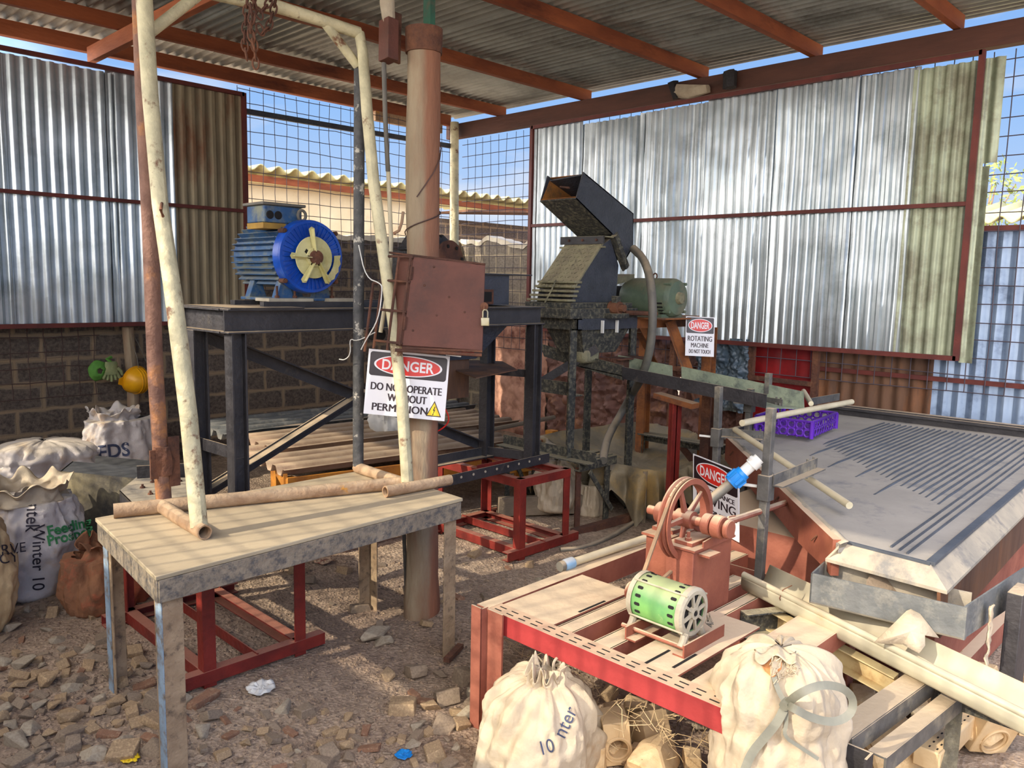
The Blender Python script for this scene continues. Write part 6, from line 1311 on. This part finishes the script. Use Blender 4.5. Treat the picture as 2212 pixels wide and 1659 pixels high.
# ============================================================ LEFT BACKGROUND OBJECTS
def leftbits():
    z=.62
    t=thing('steel_box','long dark steel box with mud-stained side behind the white sack','box',(1.9,5.4,0))
    a=Pz(130,1018,.55); b=Pz(296,1034,.55); c=V((.14,.24,0)); P=[a,b,b+c,a+c]
    q=MB(); q.prism([a,b,b-V((0,0,.55)),a-V((0,0,.55))],(.0,.01,0)); q.build('front_side',mat('mud_streaked_plate',(150,140,108),(80,74,62),(60,58,56),sc=4,sc3=3,th=.5,rough=.8,bump=.2),t)
    q=MB(); q.prism([a+V((0,.01,0)),b+V((0,.01,0)),b+c,a+c],(0,0,-.012)); q.build('top_plate',mat('dark_slab',(84,86,88),(66,68,70),rough=.7),t)
    q=MB(); q.prism([b,b+c,b+c-V((0,0,.55)),b-V((0,0,.55))],(.01,0,0)); q.prism([a,a+c,a+c-V((0,0,.55)),a-V((0,0,.55))],(.01,0,0)); q.build('end_side',blackst,t)
    t=thing('steel_slab','dark grey steel slab leaning on the box in front of the FEEDS sack','plate',tuple(Pz(300,1010,.6)))
    P=[Px(206,984,2.05),Px(400,1002,2.45),Px(400,1022,2.35),Px(203,1018,1.95)]
    q=MB(); q.prism(P,(0.02,.02,-.01)); q.build('slab',mat('dark_slab',(84,86,88),(66,68,70)),t)
    t=thing('bolted_plate','dusty steel plate with small bolts on a low black frame behind the table','plate',(1.75,4.3,.0))
    z=.60; P=[Pz(258,1060,z),Pz(296,1030,z),Pz(415,1032,z),Pz(420,1085,z),Pz(290,1092,z)]
    q=MB(); q.prism(P,(0,0,-.012)); q.build('top_plate',decklip,t)
    q=MB(); a,b=P[0],P[4]; q.prism([a,b,b-V((0,0,.08)),a-V((0,0,.08))],(.006,.006,0)); q.build('side_lip',blackst,t)
    q=MB(); q.bar(Pz(296,1022,z+.03),Pz(415,1015,z+.03),.01,.08); q.build('back_angle',blackst,t)
    for x,y in ((308,1054),(330,1042),(380,1046),(388,1040),(325,1068)):
        q=MB(); p=Pz(x,y,z); q.lathe(p,(0,0,1),[(0,.014),(.008,.012),(.008,.006),(.02,.006)],seg=6); q.build('bolt',rustc,t)
    for x,y in ((P[0].x+.05,P[0].y+.0),(P[2].x-.03,P[2].y-.03)):
        q=MB(); q.box((x-.02,y-.02,-.02),(x+.02,y+.02,z-.012)); q.build('leg',blackst,t)
    # helmet, cap and gloves
    h=thing('safety_helmet','yellow hard hat hanging on the short wall pole','helmet',tuple(Py(296,852,7.18)))
    c=Py(296,822,7.2); ax=V((.25,-.9,-.28)).normalized(); r=.115
    q=MB(); q.lathe(c,ax,[(-.03,r*1.02),(0,r),(.04,r*.93),(.075,r*.76),(.10,r*.5),(.115,r*.2),(.118,.0)],seg=36,cap=False); q.build('shell',yelhat,h,solid=.003)
    u=ax.cross(V((0,0,1))).normalized(); w=u.cross(ax)
    q=MB(); q.lathe(c-ax*.03,ax,[(-.004,r*.98),(-.004,r*1.08),(.003,r*1.08),(.006,r*1.0)],seg=36,cap=False); 
    q.prism([c-ax*.03+(u*math.cos(k*.2-1)+w*-math.sin(1.57)*0+w*math.cos(k*.2-1)*0)*r for k in range(0)] or [c-ax*.03+u*r*.9+w*.04,c-ax*.03+u*r*1.35+w*.02,c-ax*.03+u*r*1.35-w*.03,c-ax*.03+u*r*.9-w*.05],ax*.004); q.build('brim',yelhat,h)
    for o in (-.025,0,.025):
        q=MB(); pts=[]
        for k in range(13):
            a=math.pi*k/12; pts.append(c+ax*(.119*math.sin(a))+w*(r*1.0*math.cos(a))*.98+u*o)
        q.tube(pts,.004,seg=6); q.build('crown_ridge',yelhat,h)
    q=MB(); q.tube([c+w*.1,c+w*.16+V((0,.06,.05)),Py(280,725,7.3)],.003,seg=6); q.tube([Py(322,795,7.25),Py(300,745,7.28),Py(283,712,7.3)],.003,seg=6); q.build('chin_strap',hosem,h)
    q=MB()
    def cap(u_,v_):
        a=2*math.pi*u_; p=Py(211,800,7.24); rr=.075*math.cos(v_*1.3)+.012*noise.noise(V((math.cos(a)*2,math.sin(a)*2,v_*3))); return p+V((rr*math.cos(a),-.06*math.sin(v_*1.3)-.0,rr*1.15*math.sin(a)))
    q.grid(cap,24,10); q.build('green_cap',greengl,cat='cap',label='small green cloth cap hanging on the wire mesh left of the gloves',recalc=False,solid=.003,ang=70)
    g=thing('work_gloves','grey-green work gloves hanging fingers down beside the yellow hard hat','gloves',tuple(Py(240,838,7.22)))
    p=Py(240,790,7.2)
    def pal(u_,v_): 
        a=2*math.pi*u_; w_=.045+.02*v_; return p+V((w_*math.cos(a)+.01*noise.noise(V((a,v_*3,0))),.022*math.sin(a),.035-.11*v_))
    q=MB(); q.grid(pal,20,10); q.build('palm',glovem,g,recalc=False,ang=70)
    for k in range(5):
        x=-.055+.027*k; q=MB(); q.tube([p+V((x*.8,0,-.06)),p+V((x*1.1,-.004,-.10)),p+V((x*1.25,-.008,-.135+.012*abs(k-2)))],[.015,.014,.010],seg=8,jit=.2); q.build('finger',glovem,g)
    q=MB(); q.tube([p+V((.05,0,-.02)),p+V((.075,-.01,-.05)),p+V((.085,-.01,-.085))],[.015,.014,.010],seg=8); q.build('thumb',glovem,g)
    q=MB(); q.tube([p+V((0,0,.03)),p+V((-.03,.0,.06)),p+V((.01,0.02,.07))],.014,seg=8,jit=.4); q.build('cuff',greengl,g)
leftbits()
# bundle stuffed under the eaves beam at right
t=thing('rag_bundle','dark and white rag bundle wedged between the eaves beam and the right panel','bundle',(6.42,4.0,3.38))
q=MB(); q.tube([Px(1462,195,6.38),Px(1490,200,6.38),Px(1530,192,6.38)],[.05,.055,.04],seg=12,jit=.5); q.build('white_rag',palest,t)
q=MB(); q.tube([Px(1454,178,6.37),Px(1460,212,6.37)],[.045,.03],seg=10,jit=.5); q.build('dark_end',coal,t)
q=MB(); q.tube([Px(1576,155,6.37),Px(1578,190,6.37)],[.055,.05],seg=12,jit=.5); q.build('dark_roll',coal,t)
# white cloths behind the sheets
s9,_=sack('plastic_bag','crumpled white plastic bag on the corrugated sheets behind the frame leg',(4.15,5.35,.47),.28,.16,.16,whitepl,23,wr=2.,sq=.0,top='open',cat='bag')
# ============================================================ RUBBLE
def chunk_mesh(seed,shape,mm,flatn=.6):
    rr=random.Random(seed); bm=bmesh.new()
    a,b,c=shape
    if rr.random()<.55:
        pts=[V((sx*a*rr.uniform(.65,1),sy*b*rr.uniform(.65,1),sz*c*rr.uniform(.7,1))) for sx in (-1,1) for sy in (-1,1) for sz in (-1,1)]+[V((rr.uniform(-a,a),rr.uniform(-b,b),rr.choice((-1,1))*c)) for _ in range(3)]
    else: pts=[V((rr.uniform(-a,a),rr.uniform(-b,b),rr.uniform(-c,c)))*1.1 for _ in range(16)]
    for p in pts: bm.verts.new(p)
    r=bmesh.ops.convex_hull(bm,input=bm.verts)
    for v in [v for v in bm.verts if not v.link_faces]: bm.verts.remove(v)
    bmesh.ops.bevel(bm,geom=bm.edges[:],offset=min(a,b,c)*.10,segments=1,affect='EDGES')
    me=bpy.data.meshes.new('chunk'); bm.to_mesh(me); bm.free(); me.materials.append(mm); return me
CH=[]
CH2=[chunk_mesh(k+200,((1,.75,.6),(1,.6,.5),(1,.85,.7))[k%3],(refr,ochre,refr,palest)[k%4]) for k in range(12)]
for k in range(24):
    mm=(ochre,greyst,ochre,greyst,palest,ochre,greyst,reddish)[k%8]; CH.append(chunk_mesh(k+50,((1,.75,.45),(1,.6,.35),(1,.85,.6),(1,.5,.22))[k%4],mm))
placed=[]
def scatter(poly,n,smin,smax,name,lb,grp,cat='stone',seed=1,avoid=None,zoff=0,lift=None):
    rr=random.Random(seed); xs=[p[0] for p in poly]; ys=[p[1] for p in poly]; k=0; tries=0; base=None
    def inside(x,y):
        c=False; j=len(poly)-1
        for i in range(len(poly)):
            if (poly[i][1]>y)!=(poly[j][1]>y) and x<(poly[j][0]-poly[i][0])*(y-poly[i][1])/(poly[j][1]-poly[i][1])+poly[i][0]: c=not c
            j=i
        return c
    while k<n and tries<n*60:
        tries+=1; x=rr.uniform(min(xs),max(xs)); y=rr.uniform(min(ys),max(ys))
        if not inside(x,y): continue
        p=Pz(x,y,0); s=rr.uniform(smin,smax)*rr.uniform(.7,1)
        if any((p.x-a)**2+(p.y-b)**2<(.72*(s+r))**2 for a,b,r in placed): continue
        if avoid and any(ax0<p.x<ax1 and ay0<p.y<ay1 for ax0,ax1,ay0,ay1 in avoid): continue
        placed.append((p.x,p.y,s)); me=rr.choice(CH2 if name=='brick_lump' else CH)
        if base is None: o=bpy.data.objects.new(name,me); base=o
        else: o=base.copy(); o.data=me
        zz=min(v.co.z for v in me.vertices); o.rotation_euler=(rr.gauss(0,.22),rr.gauss(0,.22),rr.uniform(0,6.28)); o.scale=(s,s*rr.uniform(.8,1.1),s*rr.uniform(.8,1.2))
        o.location=(p.x,p.y,gz(p.x,p.y)-zz*s*.62+zoff+(lift(p.x,p.y) if lift else 0)); COL.objects.link(o)
        o['label']=lb; o['category']=cat; o['group']=grp; OFS[o.name]=V(o.location); k+=1
AV=[(1.3,1.95,3.05,4.1),(.97,1.06,2.55,2.7),(1.05,1.12,3.3,3.42),(2.38,2.62,2.95,3.2)]
scatter([(0,1420),(330,1380),(340,1659),(0,1659)],95,.028,.070,'brick_chunk','broken ochre or grey brick chunk lying loose in the bottom left corner','brick rubble in the bottom left corner',seed=3,avoid=AV)
scatter([(0,1330),(200,1290),(230,1420),(0,1440)],14,.03,.06,'brick_chunk','broken brick chunk on the shaded dirt in front of the left sacks','brick rubble in front of the left sacks',seed=4,avoid=AV)
scatter([(400,1500),(1010,1560),(1040,1659),(400,1659)],60,.020,.055,'brick_chunk','broken brick chunk on the dirt between the front table leg and the red bed leg','brick rubble in the bottom centre',seed=5,avoid=AV)
scatter([(830,1460),(1040,1440),(1040,1600),(860,1560)],16,.035,.065,'brick_chunk','larger broken brick chunk piled against the red bed leg','brick pile at the red bed leg',seed=6,avoid=AV)
scatter([(620,1180),(1250,1210),(1060,1310),(960,1440),(640,1340)],26,.02,.07,'stone_flake','flat broken stone on the sunlit ground around the pillar','stones around the pillar',seed=7,avoid=AV)
scatter([(1290,1500),(1560,1560),(1560,1659),(1290,1659)],16,.04,.08,'brick_lump','broken clay brick lump between the two foreground sacks','brick lumps between the foreground sacks',seed=8,avoid=AV,zoff=.02)
scatter([(1830,1400),(2212,1500),(2212,1659),(1840,1659)],60,.045,.10,'brick_lump','broken cream clay brick lump heaped at the bottom right corner','brick heap at the bottom right',seed=9,avoid=AV,zoff=.03,lift=lambda x,y:.04)
scatter([(1560,1400),(1900,1400),(1950,1480),(1700,1400)],10,.05,.09,'brick_lump','broken brick lump in the shade under the cream channel','brick lumps under the cream channel',seed=10,avoid=AV)
# gravel (stuff)
def gravel():
    rr=random.Random(2); q=MB(); base=[V((0,0,1)),V((1,0,0)),V((0,1,0)),V((-1,0,0)),V((0,-1,0)),V((0,0,-.5))]; F=[(0,1,2),(0,2,3),(0,3,4),(0,4,1),(5,2,1),(5,3,2),(5,4,3),(5,1,4)]
    for k in range(9000):
        x=rr.uniform(0,1500); y=rr.uniform(1180,1659)**1.0; p=Pz(x,y,0)
        if p.x>4.6: continue
        s=rr.uniform(.003,.011)*(1.6 if rr.random()<.08 else 1); a=rr.uniform(0,6.28); ca,sa=math.cos(a),math.sin(a); z=gz(p.x,p.y)
        vs=[]
        for b in base:
            c=V((b.x*rr.uniform(.6,1.3),b.y*rr.uniform(.6,1.3),b.z*rr.uniform(.4,.9)))*s; vs.append(V((p.x+c.x*ca-c.y*sa,p.y+c.x*sa+c.y*ca,z+c.z+s*.1)))
        q.add(vs,F)
    q.build('gravel',mat('mixed_gravel',(176,152,124),(120,102,88),(92,80,74),sc=30,sc3=25,th=.55,rough=.95,bump=0),kind='stuff',label='fine gravel and brick crumbs scattered over the dirt floor',cat='gravel',ang=10)
gravel()
# special pieces
def holed(lb,c,sz,rot,seed,hr=.034,tilt=(0,0)):
    t=thing('holed_brick',lb,'brick',tuple(c)); M_=Matrix.Translation(V(c))@Matrix.Rotation(rot,4,'Z')@Matrix.Rotation(tilt[0],4,'X')@Matrix.Rotation(tilt[1],4,'Y'); w,d,h=sz; n=32; vs=[]
    for y in (-d/2,d/2):
        sq=[];ci=[]
        for j in range(n):
            a=2*math.pi*j/n; ca,sa=math.cos(a),math.sin(a); s=1/max(abs(ca),abs(sa)); sq.append(V((ca*s*w/2,y,sa*s*h/2))); ci.append(V((ca*hr,y,sa*hr-h*.12)))
        vs+=sq+ci
    f=[]
    for j in range(n):
        k=(j+1)%n; f+=[(j,k,n+k,n+j),(2*n+j,3*n+j,3*n+k,2*n+k),(j,2*n+j,2*n+k,k),(n+j,n+k,3*n+k,3*n+j)]
    q=MB(); q.add([M_@v for v in vs],f); q.build('clay_block',refr,t,bev=.004,ang=40)
    q=MB(); ring=[M_@V(((hr+.012)*math.cos(k*math.pi/12),-d/2-.002,(hr+.012)*math.sin(k*math.pi/12)-h*.12)) for k in range(24)]; q.tube(ring,.005,seg=6,closed=True); q.build('hole_collar',refr,t)
p=Pz(1328,1600,.08); holed('upright cream clay brick with a round hole, right of the slumped foreground sack',(p.x,p.y,.10),(.095,.11,.165),math.radians(-42),1,tilt=(.05,-.12))
p=Pz(1395,1590,.05); holed('cream clay brick with a round hole lying flat beside the upright holed brick',(p.x+.05,p.y+.02,.06),(.12,.10,.10),math.radians(-30),2,.026,(.9,.2))
p=Pz(2120,1580,.12); holed('large cream clay brick with a round hole in the bottom right heap',(p.x,p.y,.16),(.16,.15,.15),math.radians(-35),3,.04,(.3,.2))
p=Pz(2020,1545,.10); holed('cream clay brick with a curved hollow, behind the trestle strut in the right heap',(p.x+.1,p.y+.05,.13),(.14,.13,.14),math.radians(-10),4,.045,(.2,.5))
t=thing('perforated_brick','long cream brick pierced by rows of small slots, lying in the bottom right heap','brick',tuple(Pz(2040,1620,.12)))
a=Pz(2000,1640,.17); b=Pz(2080,1555,.17); q=MB(); q.bar(a,b,.085,.07); q.build('clay_block',refr,t,bev=.005)
d=(b-a).normalized(); s=d.cross(V((0,0,1))).normalized(); q=MB()
for i in range(9):
    for j in range(3): c=a+d*((i+.7)*(b-a).length/9.5)+s*((j-1)*.024)+V((0,0,.0355)); q.bar(c-d*.006,c+d*.006,.005,.001)
q.build('slots',dark,t)
for lb,(x,y),sz,rz,mm in (('big smooth cream brick block at the bottom edge between the foreground sacks',(1262,1625),(.13,.11,.07),.5,refr),('orange-brown brick lying in front of the shaded red stand',(440,1510),(.085,.03,.018),.35,reddish),('pale sharp stone beside the left table leg',(205,1300),(.10,.05,.05),.2,palest),('large grey stone block in the dirt left of the pillar foot',(815,1372),(.09,.05,.035),.4,palest),('dark rough stone in the shade under the cream channel',(1850,1420),(.17,.13,.10),.3,greyst),('cream brick half hidden at the bottom edge left of the strapped sack',(1420,1652),(.17,.10,.07),.3,refr),('cream brick slab at the bottom edge in the right heap',(1900,1659),(.15,.12,.09),.9,refr)):
    p=Pz(x,y,.02); me=chunk_mesh(hash(lb)%97 if False else int(x),(1,sz[1]/sz[0],sz[2]/sz[0]),mm); o=bpy.data.objects.new('brick_block' if 'brick' in lb else 'stone_block',me); COL.objects.link(o); o.scale=(sz[0],)*3; o.rotation_euler=(0,0,rz); o.location=(p.x,p.y,gz(p.x,p.y)+sz[2]*.75); tag(o,lb,'brick' if 'brick' in lb else 'stone')
def trash(lb,x,y,s,mm,name,cat,seed):
    c=Pz(x,y,.0); c.z=gz(c.x,c.y)
    def fn(u,v):
        a=2*math.pi*u; r=s*v*(1+.35*noise.noise(V((math.cos(a)*2,math.sin(a)*2,seed)))); return c+V((r*math.cos(a),r*math.sin(a),.012+s*.35*abs(noise.noise(V((u*9,v*3,seed))))))
    q=MB(); q.grid(fn,30,6); q.build(name,mm,recalc=False,cat=cat,label=lb,solid=.002,ang=30)
trash('crumpled blue thread ball in a clear wrapper on the dirt, bottom centre',872,1638,.03,clampb,'thread_bundle','trash',3)
trash('torn white foam piece on the dirt below the shaded red stand',565,1492,.06,whitepl,'foam_piece','trash',5)
trash('small yellow and red wrapper near the bottom left',282,1648,.03,signy,'wrapper','trash',7)
trash('dusty red bottle cap disc lying in the sun left of the pillar',700,1215,.055,pedm,'round_lid','lid',9)
t=None
q=MB(); q.tube([Pz(880,1330,.0)+V((0,0,.0)),Pz(876,1150,.0)*0+Px(868,1040,Pz(880,1330,0).x)],.010,seg=8); q.build('thin_rod',greysq,cat='rod',label='thin dark rod standing beside the pillar foot')
rr=random.Random(12)
q=MB()
for k in range(90):
    p=V((2.12+rr.uniform(0,.3),1.2+rr.uniform(0,.85),rr.uniform(.05,.40))); pts=[p]
    for j in range(4): pts.append(pts[-1]+V((rr.gauss(0,.03),rr.gauss(0,.035),rr.gauss(-.005,.03))))
    q.tube(pts,.0013,seg=4,caps=False)
q.build('dry_straw',sackt,kind='stuff',label='tangle of dry straw under the red front beam',cat='straw')
